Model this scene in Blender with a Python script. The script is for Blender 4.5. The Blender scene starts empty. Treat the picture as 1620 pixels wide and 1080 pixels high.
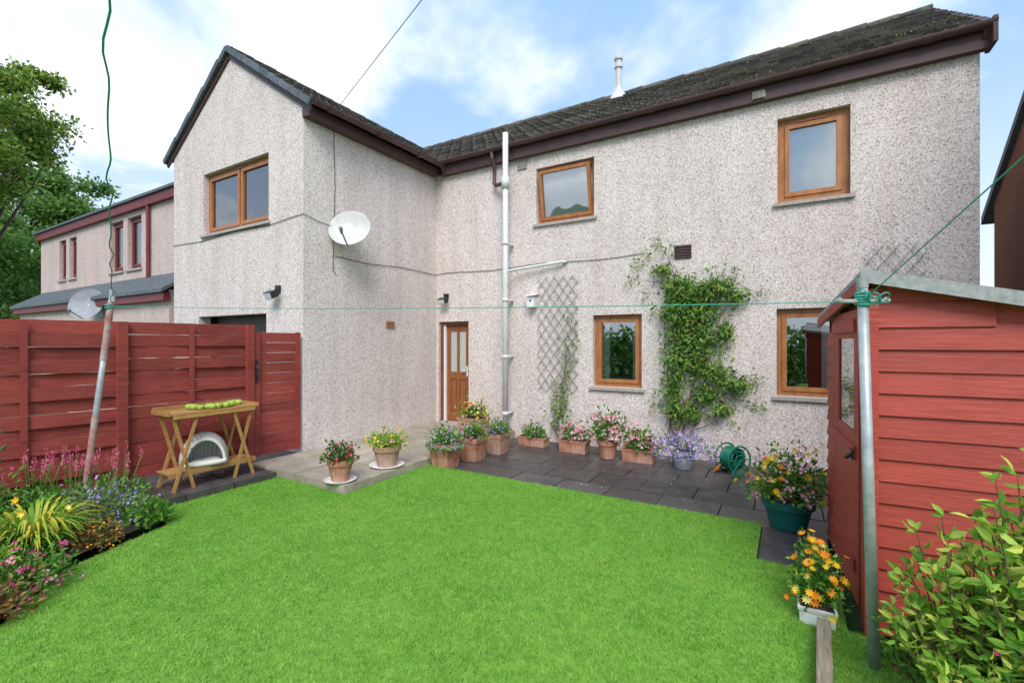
import bpy, math, random
import numpy as np
from mathutils import Vector, Matrix
random.seed(7); rng=np.random.default_rng(7)
scene=bpy.context.scene
COL=scene.collection
# ------------------------------------------------------------------ materials
def nt(name):
    m=bpy.data.materials.new(name); m.use_nodes=True
    n=m.node_tree; n.nodes.clear()
    o=n.nodes.new('ShaderNodeOutputMaterial'); b=n.nodes.new('ShaderNodeBsdfPrincipled')
    n.links.new(b.outputs[0],o.inputs[0]); return m,n,b,o
def ramp(n,stops,interp='LINEAR'):
    r=n.nodes.new('ShaderNodeValToRGB'); cr=r.color_ramp; cr.interpolation=interp
    while len(cr.elements)<len(stops): cr.elements.new(.5)
    for e,(p,c) in zip(cr.elements,stops): e.position=p; e.color=(c[0],c[1],c[2],1)
    return r
def coords(n,stretch=(1,1,1)):
    t=n.nodes.new('ShaderNodeTexCoord'); mp=n.nodes.new('ShaderNodeMapping'); mp.inputs['Scale'].default_value=stretch
    n.links.new(t.outputs['Object'],mp.inputs[0]); return mp.outputs[0]
def noise(n,vec,scale,detail=4,rough=.6):
    x=n.nodes.new('ShaderNodeTexNoise'); x.inputs['Scale'].default_value=scale; x.inputs['Detail'].default_value=detail
    x.inputs['Roughness'].default_value=rough; n.links.new(vec,x.inputs['Vector']); return x
def mixc(n,fac,a,b,mode='MIX'):
    x=n.nodes.new('ShaderNodeMix'); x.data_type='RGBA'; x.blend_type=mode
    if hasattr(fac,'links'): n.links.new(fac,x.inputs[0])
    else: x.inputs[0].default_value=fac
    for s,i in ((a,6),(b,7)):
        if hasattr(s,'links'): n.links.new(s,x.inputs[i])
        else: x.inputs[i].default_value=(s[0],s[1],s[2],1)
    return x.outputs[2]
def bump(n,b,h,strength=.3,dist=.01):
    x=n.nodes.new('ShaderNodeBump'); x.inputs['Strength'].default_value=strength; x.inputs['Distance'].default_value=dist
    n.links.new(h,x.inputs['Height']); n.links.new(x.outputs[0],b.inputs['Normal'])
def M(name,c1,c2,scale=8,rough=.7,bmp=.2,dist=.004,stretch=(1,1,1),island=0.0,metal=0,spec=.4,big=None):
    m,n,b,o=nt(name); v=coords(n,stretch); x=noise(n,v,scale,6)
    r=ramp(n,[(.3,c1),(.7,c2)]); n.links.new(x.outputs[0],r.inputs[0]); c=r.outputs[0]
    if big:
        y=noise(n,coords(n),big[0],4); rr=ramp(n,[(.4,(0,0,0)),(.65,(1,1,1))]); n.links.new(y.outputs[0],rr.inputs[0])
        c=mixc(n,rr.outputs[0],c,big[1])
        y2=noise(n,v,scale*3,6,.7); r3=ramp(n,[(.3,(.78,.78,.78)),(.6,(1.05,1.05,1.05))]); n.links.new(y2.outputs[0],r3.inputs[0]); c=mixc(n,1.0,c,r3.outputs[0],'MULTIPLY')
    if island:
        g=n.nodes.new('ShaderNodeNewGeometry'); r2=ramp(n,[(0,(1-island,)*3),(1,(1,1,1))]); n.links.new(g.outputs['Random Per Island'],r2.inputs[0])
        c=mixc(n,1.0,c,r2.outputs[0],'MULTIPLY')
    n.links.new(c,b.inputs['Base Color']); b.inputs['Roughness'].default_value=rough; b.inputs['Metallic'].default_value=metal
    b.inputs['Specular IOR Level'].default_value=spec
    if bmp: bump(n,b,x.outputs[0],bmp,dist)
    return m
def leafmat(name,stops,trans=.35,rough=.5,k=1.0):
    m,n,b,o=nt(name)
    g=n.nodes.new('ShaderNodeNewGeometry'); q=len(stops)
    r=ramp(n,[(i/(q-1),tuple(min(.95,x*k) for x in c)) for i,c in enumerate(stops)]); n.links.new(g.outputs['Random Per Island'],r.inputs[0])
    n.links.new(r.outputs[0],b.inputs['Base Color']); b.inputs['Roughness'].default_value=rough; b.inputs['Specular IOR Level'].default_value=.3
    t=n.nodes.new('ShaderNodeBsdfTranslucent'); n.links.new(r.outputs[0],t.inputs[0])
    mx=n.nodes.new('ShaderNodeMixShader'); mx.inputs[0].default_value=trans
    n.links.new(b.outputs[0],mx.inputs[1]); n.links.new(t.outputs[0],mx.inputs[2]); n.links.new(mx.outputs[0],o.inputs[0])
    return m
def harl(name,tint=(1,1,1),dark=1.0):
    m,n,b,o=nt(name); v=coords(n)
    vo=n.nodes.new('ShaderNodeTexVoronoi'); vo.inputs['Scale'].default_value=90; n.links.new(v,vo.inputs['Vector'])
    s=n.nodes.new('ShaderNodeSeparateColor'); n.links.new(vo.outputs['Color'],s.inputs[0])
    T=lambda c:(min(c[0]*tint[0]*dark,.95),min(c[1]*tint[1]*dark,.95),min(c[2]*tint[2]*dark,.95))
    r=ramp(n,[(0,T((.30,.22,.20))),(.09,T((.50,.41,.38))),(.25,T((.67,.59,.56))),(.6,T((.76,.69,.665))),(.85,T((.84,.79,.77))),(1,T((.9,.88,.87)))])
    n.links.new(s.outputs[0],r.inputs[0])
    y=noise(n,v,.9,5); r2=ramp(n,[(.3,(.93,.92,.91)),(.7,(1.03,1.03,1.03))]); n.links.new(y.outputs[0],r2.inputs[0])
    c=mixc(n,1.0,r.outputs[0],r2.outputs[0],'MULTIPLY')
    st=noise(n,coords(n,(2.5,2.5,.35)),1.6,5); r4=ramp(n,[(.35,(.9,.885,.87)),(.6,(1,1,1))]); n.links.new(st.outputs[0],r4.inputs[0])
    c=mixc(n,1.0,c,r4.outputs[0],'MULTIPLY')
    r3=ramp(n,[(.0,(1,1,1)),(.55,(1,1,1)),(.95,(.72,.69,.67))])  # shade in the crevices between pebbles, painted into the colour
    mm=n.nodes.new('ShaderNodeMath'); mm.operation='MULTIPLY'; mm.inputs[1].default_value=1.1
    n.links.new(vo.outputs['Distance'],mm.inputs[0]); n.links.new(mm.outputs[0],r3.inputs[0])
    c=mixc(n,1.0,c,r3.outputs[0],'MULTIPLY')
    n.links.new(c,b.inputs['Base Color']); b.inputs['Roughness'].default_value=.9; b.inputs['Specular IOR Level'].default_value=.2
    inv=n.nodes.new('ShaderNodeMath'); inv.operation='SUBTRACT'; inv.inputs[0].default_value=1; n.links.new(vo.outputs['Distance'],inv.inputs[1])
    bump(n,b,inv.outputs[0],.3,.005); return m
m_harl=harl('pebbledash'); m_harl2=harl('pebbledash_pink',(1,.91,.88),.84); m_brown=harl('brown_roughcast',(.75,.40,.29),.62)
def tilemat():
    m,n,b,o=nt('roof_tile'); v=coords(n)
    g=n.nodes.new('ShaderNodeNewGeometry'); r=ramp(n,[(0,(.05,.046,.043)),(.5,(.10,.09,.083)),(1,(.165,.15,.135))]); n.links.new(g.outputs['Random Per Island'],r.inputs[0])
    x=noise(n,v,8,8,.7); r2=ramp(n,[(.52,(0,0,0)),(.66,(1,1,1))]); n.links.new(x.outputs[0],r2.inputs[0])
    y=noise(n,v,30,4); r3=ramp(n,[(.3,(.07,.075,.03)),(.7,(.22,.20,.09))]); n.links.new(y.outputs[0],r3.inputs[0])
    c=mixc(n,r2.outputs[0],r.outputs[0],r3.outputs[0]); n.links.new(c,b.inputs['Base Color']); b.inputs['Roughness'].default_value=.9
    bump(n,b,x.outputs[0],.8,.02); return m
m_tile=tilemat()
m_fascia=M('brown_fascia',(.06,.032,.032),(.10,.052,.05),5,.5,.1)
m_gutter=M('brown_gutter_plastic',(.065,.034,.036),(.12,.064,.064),3,.4,.05)
m_slate=M('grey_verge',(.075,.095,.11),(.15,.175,.195),9,.55,.15,island=.35)
m_oak=M('oak_frame',(.30,.11,.035),(.47,.20,.07),6,.4,.1,stretch=(2,2,.6))
m_oakd=M('oak_door_frame',(.14,.045,.018),(.22,.075,.028),6,.4,.1,stretch=(2,2,.6))
m_door=M('oak_door',(.20,.065,.022),(.31,.115,.042),6,.35,.1,stretch=(3,3,.5))
m_sill=M('concrete_sill',(.32,.28,.25),(.48,.44,.41),20,.85,.3)
m_white=M('white_paint',(.72,.72,.72),(.82,.82,.8),5,.4,.02)
m_curtain=M('net_curtain',(.78,.78,.78),(.88,.88,.87),6,.9,.4,.02,stretch=(6,1,.2))
m_sky_refl=M('pale_sky_reflection',(.82,.86,.88),(.87,.9,.91),2,.8,.0)  # pale tone imitates sky reflected in the upstairs panes
m_dark=M('interior_shade',(.03,.028,.028),(.06,.055,.052),2,.9,0)  # near-black colour stands in for the shade inside the rooms
m_pipe=M('grey_pipe',(.58,.61,.63),(.72,.74,.75),8,.45,.05)
m_pole=M('galvanised_pole',(.30,.33,.35),(.52,.55,.57),14,.4,.1,metal=.25)
m_rust=M('rusty_pole',(.34,.09,.06),(.42,.38,.37),6,.6,.2,stretch=(1,1,1.6))
m_black=M('black_plastic',(.012,.012,.014),(.03,.03,.032),10,.4,.05)
m_fence=M('red_stained_wood',(.20,.030,.024),(.38,.072,.056),5,.75,.5,.008,stretch=(3,.7,9),island=.28,big=(2.0,(.36,.066,.05)))
m_shed=M('red_shed_wood',(.30,.036,.027),(.52,.085,.06),5,.55,.45,.006,stretch=(.8,.8,10),island=.22,big=(2.5,(.44,.066,.045)))
m_felt=M('roof_felt',(.22,.235,.24),(.40,.41,.41),25,.9,.4)
m_terr=M('terracotta',(.34,.13,.07),(.50,.22,.13),9,.75,.15,big=(7,(.50,.29,.22)))
m_terr2=M('terracotta_pale',(.36,.18,.12),(.50,.28,.20),9,.8,.15,big=(6,(.45,.33,.27)))
m_greypot=M('grey_pot',(.22,.24,.27),(.34,.36,.4),9,.6,.1)
m_teal=M('teal_plastic',(.008,.10,.085),(.015,.15,.13),4,.35,.02)
m_hose=M('green_hose',(.006,.13,.075),(.012,.22,.13),4,.35,.02)
m_orange=M('orange_plastic',(.7,.2,.02),(.8,.26,.03),4,.4,0)
m_soil=M('soil',(.018,.012,.009),(.06,.042,.03),30,.95,1,.02)
m_pave=M('dark_paving',(.055,.051,.052),(.13,.12,.116),6,.42,.35,.006,island=.38,big=(1.3,(.095,.088,.082)))
m_path=M('concrete_path',(.35,.31,.24),(.52,.47,.385),5,.7,.25,.004,island=.15,big=(1.2,(.30,.265,.21)))
m_gravel=M('gravel',(.10,.075,.06),(.36,.29,.24),60,.9,1,.02)
m_ground=M('rough_ground',(.03,.07,.015),(.06,.12,.03),3,.95,.4,.03)
m_lawn=M('lawn_turf',(.11,.25,.025),(.20,.38,.05),14,.95,.6,.02)
m_teak=M('weathered_teak',(.36,.18,.055),(.56,.32,.12),8,.6,.2,stretch=(6,1,6),island=.25)
m_timber=M('grey_timber',(.16,.13,.09),(.34,.29,.22),10,.9,.6,.006,stretch=(8,.6,8))
m_trellis=M('grey_trellis',(.38,.37,.36),(.56,.55,.54),10,.8,.2,island=.2)
m_maroon=M('maroon_paint',(.13,.02,.022),(.20,.036,.035),6,.5,.1)
m_rope=M('green_cord',(.02,.28,.20),(.05,.42,.32),40,.6,.1)
m_dish=M('dish_grey',(.52,.52,.51),(.66,.66,.65),6,.45,.1)
m_apple=M('apple_skin',(.24,.38,.05),(.46,.56,.12),6,.35,.05)
m_bark=M('bark',(.045,.033,.024),(.12,.095,.07),14,.95,.9,.03,stretch=(3,3,.6))
m_vine=M('vine_stem',(.09,.055,.035),(.18,.12,.08),14,.9,.3)
m_garage=M('garage_door',(.10,.085,.07),(.15,.13,.11),5,.6,.1)
m_moss=M('moss',(.08,.085,.025),(.22,.20,.07),20,.95,0)
m_frost=M('frosted_glass',(.36,.40,.38),(.50,.53,.50),30,.2,.2)
def glassmat(name='window_glass',tint=(.92,.95,.95),refl=.24):
    m,n,b,o=nt(name); n.nodes.remove(b)
    t=n.nodes.new('ShaderNodeBsdfTransparent'); t.inputs[0].default_value=(*tint,1)
    g=n.nodes.new('ShaderNodeBsdfGlossy'); g.inputs['Roughness'].default_value=.015
    f=n.nodes.new('ShaderNodeFresnel'); f.inputs[0].default_value=1.5
    a=n.nodes.new('ShaderNodeMath'); a.operation='ADD'; a.inputs[1].default_value=refl; a.use_clamp=True; n.links.new(f.outputs[0],a.inputs[0])
    v=coords(n); x=noise(n,v,1.3,2); bp=n.nodes.new('ShaderNodeBump'); bp.inputs['Strength'].default_value=.08; bp.inputs['Distance'].default_value=.05
    n.links.new(x.outputs[0],bp.inputs['Height']); n.links.new(bp.outputs[0],g.inputs['Normal'])
    mx=n.nodes.new('ShaderNodeMixShader'); n.links.new(a.outputs[0],mx.inputs[0]); n.links.new(t.outputs[0],mx.inputs[1]); n.links.new(g.outputs[0],mx.inputs[2])
    n.links.new(mx.outputs[0],o.inputs[0]); return m
m_glass=glassmat()
def stripemat():
    m,n,b,o=nt('striped_fabric'); v=coords(n); w=n.nodes.new('ShaderNodeTexWave'); w.bands_direction='Y'; w.inputs['Scale'].default_value=9; n.links.new(v,w.inputs['Vector'])
    r=ramp(n,[(.4,(.36,.36,.345)),(.6,(.50,.50,.48))]); n.links.new(w.outputs['Fac'],r.inputs[0]); n.links.new(r.outputs[0],b.inputs['Base Color']); b.inputs['Roughness'].default_value=.95; return m
m_stripe=stripemat()
m_fabric=M('cream_fabric',(.60,.58,.54),(.72,.70,.66),20,.95,.3)
K=1.55
L_green=leafmat('leaf_green',[(.03,.09,.012),(.06,.16,.02),(.10,.24,.035),(.16,.30,.06)],k=K)
L_dark=leafmat('leaf_dark',[(.02,.055,.014),(.04,.11,.02),(.07,.17,.035),(.11,.22,.05)],k=1.3)
L_vine=leafmat('leaf_vine',[(.04,.10,.018),(.07,.17,.03),(.11,.23,.045),(.18,.30,.06),(.26,.24,.07)],k=1.5)
L_yel=leafmat('leaf_yellowgreen',[(.08,.20,.02),(.15,.33,.035),(.32,.46,.07),(.52,.54,.11)],k=1.3)
L_strap=leafmat('leaf_strap',[(.10,.26,.03),(.22,.40,.04),(.50,.48,.06),(.6,.45,.05)],k=1.15)
L_red=leafmat('leaf_reddish',[(.05,.10,.02),(.20,.06,.03),(.14,.20,.05),(.3,.12,.05)],k=K)
L_silver=leafmat('leaf_silver',[(.10,.19,.07),(.18,.28,.12),(.26,.36,.18)],k=1.2)
L_tree=leafmat('leaf_tree',[(.03,.08,.018),(.06,.14,.028),(.11,.21,.04),(.17,.27,.06)],.5,k=1.6)
L_tree2=leafmat('leaf_oak',[(.04,.08,.012),(.09,.16,.025),(.17,.25,.04),(.30,.32,.07)],.5,k=1.7)
def fl(name,*c): return leafmat(name,list(c),.25,.6)
F_pink=fl('petal_pink',(.75,.22,.33),(.85,.40,.48),(.9,.6,.65)); F_mag=fl('petal_magenta',(.5,.02,.16),(.7,.07,.28),(.8,.2,.4))
F_spike=fl('petal_rose',(.7,.09,.2),(.8,.2,.34),(.85,.36,.46))
F_red=fl('petal_red',(.55,.03,.05),(.75,.08,.12),(.8,.25,.28)); F_yel=fl('petal_yellow',(.9,.5,.02),(.95,.68,.05),(.95,.8,.25))
F_org=fl('petal_orange',(.85,.25,.01),(.9,.4,.02),(.95,.55,.03)); F_blu=fl('petal_violet',(.16,.12,.55),(.26,.2,.7),(.45,.38,.8))
F_white=fl('petal_white',(.8,.75,.75),(.85,.85,.85),(.9,.9,.88)); F_lil=fl('petal_lilac',(.45,.25,.6),(.55,.4,.7),(.7,.55,.8))
# ------------------------------------------------------------------ mesh builder
class MB:
    def __init__(s): s.v=[]; s.f=[]
    def add(s,vs,fs):
        o=len(s.v); s.v.extend([tuple(map(float,p)) for p in vs]); s.f.extend([tuple(i+o for i in f) for f in fs]); return s
    def addn(s,V,F):
        o=len(s.v); s.v.extend(V.reshape(-1,3).tolist()); s.f.extend((F+o).tolist()); return s
    def box(s,a,b):
        x0,y0,z0=a; x1,y1,z1=b
        return s.add([(x0,y0,z0),(x1,y0,z0),(x1,y1,z0),(x0,y1,z0),(x0,y0,z1),(x1,y0,z1),(x1,y1,z1),(x0,y1,z1)],
          [(0,3,2,1),(4,5,6,7),(0,1,5,4),(1,2,6,5),(2,3,7,6),(3,0,4,7)])
    def obox(s,p,q,w,h,up=(0,0,1),off=0):
        p=Vector(p);q=Vector(q);d=(q-p).normalized();u=Vector(up);sd=d.cross(u).normalized();u=sd.cross(d)
        vs=[]
        for e in (p,q):
            for a,b in((-1,-1),(1,-1),(1,1),(-1,1)): vs.append(e+sd*a*w/2+u*(b*h/2+off))
        return s.add(vs,[(0,1,2,3),(7,6,5,4),(0,4,5,1),(1,5,6,2),(2,6,7,3),(3,7,4,0)])
    def frust(s,c,w0,d0,w1,d1,z0,z1,n=1):
        x,y=c; vs=[]
        for z,w,d in((z0,w0,d0),(z1,w1,d1)):
            vs+= [(x-w/2,y-d/2,z),(x+w/2,y-d/2,z),(x+w/2,y+d/2,z),(x-w/2,y+d/2,z)]
        return s.add(vs,[(0,3,2,1),(4,5,6,7),(0,1,5,4),(1,2,6,5),(2,3,7,6),(3,0,4,7)])
    def tube(s,P,R,n=10,cap=True):
        P=[Vector(p) for p in P]
        if not hasattr(R,'__len__'): R=[R]*len(P)
        o=len(s.v); ref=Vector((0.13,.21,.97))
        for i,p in enumerate(P):
            d=(P[min(i+1,len(P)-1)]-P[max(i-1,0)]).normalized()
            r=ref if abs(d.dot(ref))<.95 else Vector((1,0,0))
            a=d.cross(r).normalized(); b=d.cross(a)
            for k in range(n):
                t=2*math.pi*k/n; q=p+(a*math.cos(t)+b*math.sin(t))*R[i]; s.v.append(tuple(q))
        for i in range(len(P)-1):
            for k in range(n):
                k2=(k+1)%n; s.f.append((o+i*n+k,o+i*n+k2,o+(i+1)*n+k2,o+(i+1)*n+k))
        if cap:
            s.f.append(tuple(o+k for k in range(n))[::-1]); s.f.append(tuple(o+(len(P)-1)*n+k for k in range(n)))
        return s
    def lathe(s,c,prof,n=24,mat=None):
        o=len(s.v); c=Vector(c)
        for r,z in prof:
            for k in range(n):
                t=2*math.pi*k/n; q=Vector((r*math.cos(t),r*math.sin(t),z))
                if mat: q=mat@q
                s.v.append(tuple(c+q))
        for i in range(len(prof)-1):
            for k in range(n):
                k2=(k+1)%n; s.f.append((o+i*n+k,o+i*n+k2,o+(i+1)*n+k2,o+(i+1)*n+k))
        return s
    def torus(s,c,ax,R,r,n=32,m=8):
        ax=Vector(ax).normalized(); a=ax.orthogonal().normalized(); b=ax.cross(a)
        P=[Vector(c)+(a*math.cos(2*math.pi*k/n)+b*math.sin(2*math.pi*k/n))*R for k in range(n)]
        o=len(s.v)
        for k in range(n):
            d=(P[k]-Vector(c)).normalized()
            for j in range(m):
                t=2*math.pi*j/m; s.v.append(tuple(P[k]+(d*math.cos(t)+ax*math.sin(t))*r))
        for k in range(n):
            for j in range(m):
                s.f.append((o+k*m+j,o+k*m+(j+1)%m,o+((k+1)%n)*m+(j+1)%m,o+((k+1)%n)*m+j))
        return s
    def leaves(s,P,D,size,w=.5,droop=.0,six=False):
        N=len(P)
        if N==0: return s
        D=D/np.linalg.norm(D,axis=1,keepdims=True); R=rng.normal(size=(N,3)); S=np.cross(D,R); S/=np.linalg.norm(S,axis=1,keepdims=True)
        U=np.cross(S,D); L=size*rng.uniform(.6,1.25,(N,1)); W=L*w*.5
        if not six:
            V=np.stack([P,P+D*L*.5+S*W+U*L*.1,P+D*L-U*L*droop,P+D*L*.5-S*W+U*L*.1],1)
            b=np.arange(N)[:,None]*4; F=np.concatenate([b+np.array([[0,1,2]]),b+np.array([[0,2,3]])],0)
        else:
            V=np.stack([P,P+D*L*.3+S*W*.85+U*L*.08,P+D*L*.65+S*W*.8+U*L*.04,P+D*L-U*L*.12,P+D*L*.65-S*W*.8+U*L*.04,P+D*L*.3-S*W*.85+U*L*.08,P+D*L*.33,P+D*L*.66-U*L*.03],1)
            b=np.arange(N)[:,None]*8
            F=np.concatenate([b+np.array([[0,1,6]]),b+np.array([[1,2,7]]),b+np.array([[1,7,6]]),b+np.array([[2,3,7]]),b+np.array([[0,6,5]]),b+np.array([[6,7,4]]),b+np.array([[6,4,5]]),b+np.array([[7,3,4]])],0)
        return s.addn(V,F)
    def blooms(s,P,Nn,r,pet=5,cup=.3):
        N=len(P)
        if N==0: return s
        Nn=Nn/np.linalg.norm(Nn,axis=1,keepdims=True); A=np.cross(Nn,rng.normal(size=(N,3))); A/=np.linalg.norm(A,axis=1,keepdims=True); B=np.cross(Nn,A)
        rr=r*rng.uniform(.7,1.2,(N,1)); ring=[P-Nn*rr*.1]
        k=pet*2
        for i in range(k):
            t=2*math.pi*i/k; q=1.0 if i%2==0 else .55
            ring.append(P+(A*math.cos(t)+B*math.sin(t))*rr*q+Nn*rr*cup*q)
        V=np.stack(ring,1); b=np.arange(N)[:,None]*(k+1)
        F=np.concatenate([b+np.array([[0,1+i,1+(i+1)%k]]) for i in range(k)],0)
        return s.addn(V,F)
def mesh_obj(name,mb,mat,parent=None,origin=(0,0,0),smooth=False):
    me=bpy.data.meshes.new(name); O=np.array(origin,dtype=float)
    V=np.array(mb.v)-O
    me.from_pydata(V.tolist(),[],mb.f); me.materials.append(mat)
    if smooth: me.polygons.foreach_set('use_smooth',[True]*len(me.polygons))
    ob=bpy.data.objects.new(name,me); COL.objects.link(ob)
    return ob
WO={}
def thing(name,loc,label,cat,group=None):
    e=bpy.data.objects.new(name,None); e.empty_display_size=.1; e.location=loc; COL.objects.link(e); e['label']=label; e['category']=cat
    if group: e['group']=group
    WO[e.name]=Vector(loc); return e
def part(name,parent,mb,mat,smooth=False,label=None):
    o=mesh_obj(name,mb,mat,origin=WO[parent.name],smooth=smooth); o.parent=parent; WO[o.name]=WO[parent.name]
    if label: o['label']=label
    return o
def sub(name,parent,loc):
    e=bpy.data.objects.new(name,None); e.empty_display_size=.1; COL.objects.link(e); e.parent=parent; e.location=Vector(loc)-WO[parent.name]; WO[e.name]=Vector(loc); return e
def single(name,mb,mat,loc,label,cat,smooth=False,group=None):
    o=mesh_obj(name,mb,mat,origin=loc,smooth=smooth); o.location=loc; o['label']=label; o['category']=cat; WO[o.name]=Vector(loc)
    if group:o['group']=group
    return o
def struct(name,mb,mat,kind='structure'):
    o=mesh_obj(name,mb,mat); o['kind']=kind; return o
# ------------------------------------------------------------------ wall helper
def wallY(mb,y,x0,x1,z0,z1,ops,depth=.2,s=1):
    xs=sorted({x0,x1,*[o[0] for o in ops],*[o[1] for o in ops]}); zs=sorted({z0,z1,*[o[2] for o in ops],*[o[3] for o in ops]})
    for i in range(len(xs)-1):
        for j in range(len(zs)-1):
            cx=(xs[i]+xs[i+1])/2; cz=(zs[j]+zs[j+1])/2
            if any(o[0]<cx<o[1] and o[2]<cz<o[3] for o in ops): continue
            mb.add([(xs[i],y,zs[j]),(xs[i+1],y,zs[j]),(xs[i+1],y,zs[j+1]),(xs[i],y,zs[j+1])],[(0,1,2,3)])
    for a,b,c,d in ops:
        Y=y+depth*s
        mb.add([(a,y,c),(a,Y,c),(a,Y,d),(a,y,d)],[(0,1,2,3)]); mb.add([(b,y,c),(b,Y,c),(b,Y,d),(b,y,d)],[(3,2,1,0)])
        mb.add([(a,y,d),(b,y,d),(b,Y,d),(a,Y,d)],[(0,1,2,3)]); mb.add([(a,y,c),(b,y,c),(b,Y,c),(a,Y,c)],[(3,2,1,0)])
def rectframe(mb,a,b,c,d,w,y0,y1):
    mb.box((a,y0,c),(a+w,y1,d)); mb.box((b-w,y0,c),(b,y1,d))
    mb.box((a+w,y0,c),(b-w,y1,c+w)); mb.box((a+w,y0,d-w),(b-w,y1,d))
def window(parent,y,a,b,c,d,lights=(1.0,),mat=None,cover=None,tilt=0,recess=.09,trickle=True,label=None,cw=.06,cdist=.2):
    mat=mat or m_oak
    W=sub('window',parent,((a+b)/2,y,c))
    if label: W['label']=label
    f=MB(); yf=y+recess; rectframe(f,a+.003,b-.003,c+.003,d-.003,cw,yf,yf+.07)
    tot=(b-a-2*cw); acc=0; g=MB()
    n=len(lights)
    for i,l in enumerate(lights):
        x0=a+cw+tot*acc; acc+=l; x1=a+cw+tot*acc
        if i<n-1: f.box((x1-.02,yf+.002,c+cw),(x1+.02,yf+.068,d-cw))
        l0=x0+(.02 if i else 0)+.004; l1=x1-(.02 if i<n-1 else 0)-.004
        cf=MB(); rectframe(cf,l0,l1,c+cw+.004,d-cw-.004,.055,yf-.018,yf+.04)
        cg=MB(); cg.box((l0+.055,yf+.014,c+cw+.059),(l1-.055,yf+.024,d-cw-.059))
        if tilt:
            R=Matrix.Translation((0,yf,c+cw))@Matrix.Rotation(math.radians(tilt),4,'X')@Matrix.Translation((0,-yf,-(c+cw)))
            for q in (cf,cg): q.v=[tuple(R@Vector(p)) for p in q.v]
        f.add(cf.v,cf.f); g.add(cg.v,cg.f)
    if trickle: f.box(((a+b)/2-.17,yf-.022,d-cw+.008),((a+b)/2+.17,yf-.001,d-cw+.03))
    part('frame',W,f,mat); part('pane',W,g,m_glass)
    sl=MB(); sl.add([(a-.05,y-.045,c-.055),(b+.05,y-.045,c-.055),(b+.05,y-.002,c-.055),(a-.05,y-.002,c-.055),(a-.05,y-.045,c-.01),(b+.05,y-.045,c-.01),(b+.05,y-.002,c-.001),(a-.05,y-.002,c-.001)],[(0,3,2,1),(4,5,6,7),(0,1,5,4),(1,2,6,5),(2,3,7,6),(3,0,4,7)])
    part('sill',W,sl,m_sill)
    cy=yf+cdist
    if cover=='reflection_sheet':
        bd_=.045 if not tilt else .1
        q=MB(); q.box((a+.01,yf+bd_+.03,c+.01),(b-.01,yf+bd_+.036,d-.01)); part('reflection_sheet',W,q,m_sky_refl)  # sheet behind the glass, bright sky reflection put into its colour
    elif cover:
        for (s0,s1) in cover:
            q=MB()
            X0=a+(b-a)*s0; X1=a+(b-a)*s1; k=24; vs=[];fs=[]
            for i in range(k+1):
                xx=X0+(X1-X0)*i/k; yy=cy+.02*math.sin(i*1.7)+.01*math.sin(i*.6)
                vs+=[(xx,yy,c-.05),(xx,yy,d+.05)]
                if i: fs.append((2*i-2,2*i,2*i+1,2*i-1))
            q.add(vs,fs)
            part('curtain',W,q,m_curtain,smooth=True)
    return W
# ------------------------------------------------------------------ house
WX0,WX1,WY,MY,MX1=-9.96,-6.07,4.24,7.21,1.867
EH=4.91; SL=.67; RX=(WX0+WX1)/2; BY=12.0; GO=.05
house=thing('house',(-3,8,0),'two storey pebbledash house with gabled wing and mossy tiled roof','house')
w=MB()
W1=(-3.80,-2.73,3.66,4.63); W2=(-.12,.68,3.47,4.60); W3=(-2.75,-1.95,.87,2.03); W4=(-.13,.70,.87,2.04); DR=(-6.0,-5.27,-.02,1.99)
wallY(w,MY,WX1,MX1,-.3,EH,[W1,W2,W3,W4,DR])
W5=(-8.88,-6.93,3.48,4.54); GA=(-9.05,-6.99,-.2,2.04)
wallY(w,WY,WX0,WX1,-.3,EH,[W5,GA])
ER=5.13; ap=ER+SL*(WX1-RX)
w.add([(WX0,WY,EH),(WX1,WY,EH),(WX1,WY,ER),(RX,WY,ap),(WX0,WY,ER)],[(0,1,2,3,4)])
w.add([(WX1,WY,-.3),(WX1,MY,-.3),(WX1,MY,EH),(WX1,WY,EH)],[(0,1,2,3)])
w.add([(WX0,WY,-.3),(WX0,BY,-.3),(WX0,BY,EH),(WX0,WY,EH)],[(3,2,1,0)])
mr=9.60; mz=ER+SL*(mr-MY)
w.add([(MX1,MY,-.3),(MX1,BY,-.3),(MX1,BY,EH),(MX1,mr,mz),(MX1,MY,ER)],[(0,1,2,3,4)])
w.add([(WX0,BY,-.3),(MX1,BY,-.3),(MX1,BY,EH),(WX0,BY,EH)],[(3,2,1,0)])
part('wall',house,w,m_harl)
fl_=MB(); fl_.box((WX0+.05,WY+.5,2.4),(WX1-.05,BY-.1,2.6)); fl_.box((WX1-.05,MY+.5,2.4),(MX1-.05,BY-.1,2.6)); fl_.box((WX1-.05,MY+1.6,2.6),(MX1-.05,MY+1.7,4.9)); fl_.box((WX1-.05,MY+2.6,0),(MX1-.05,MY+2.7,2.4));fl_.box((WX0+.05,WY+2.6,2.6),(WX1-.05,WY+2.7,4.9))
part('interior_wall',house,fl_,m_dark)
window(house,MY,*W1,tilt=9,cover='reflection_sheet',label='top hung window tilted open with pale sheet for sky reflection')
window(house,MY,*W2,cover='reflection_sheet',cw=.08)
window(house,MY,*W3,cover=[(0,.28),(.76,1)],trickle=True,cdist=.09)
window(house,MY,*W4,cover=[(.62,1)],cdist=.09)
window(house,WY,*W5,lights=(.53,.47),tilt=0,cover=[(0,.42),(.84,1)],label='wide two light window with net curtain',cdist=.08)
gd=MB()
for i in range(8): gd.box((GA[0]+.01,WY+.3+(i%2)*.012,-.1+i*.27),(GA[1]-.01,WY+.36,-.1+i*.27+.262))
part('garage_door',house,gd,m_garage)
D=sub('door',house,(-5.63,MY,0))
a,b,c,d=DR
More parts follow.
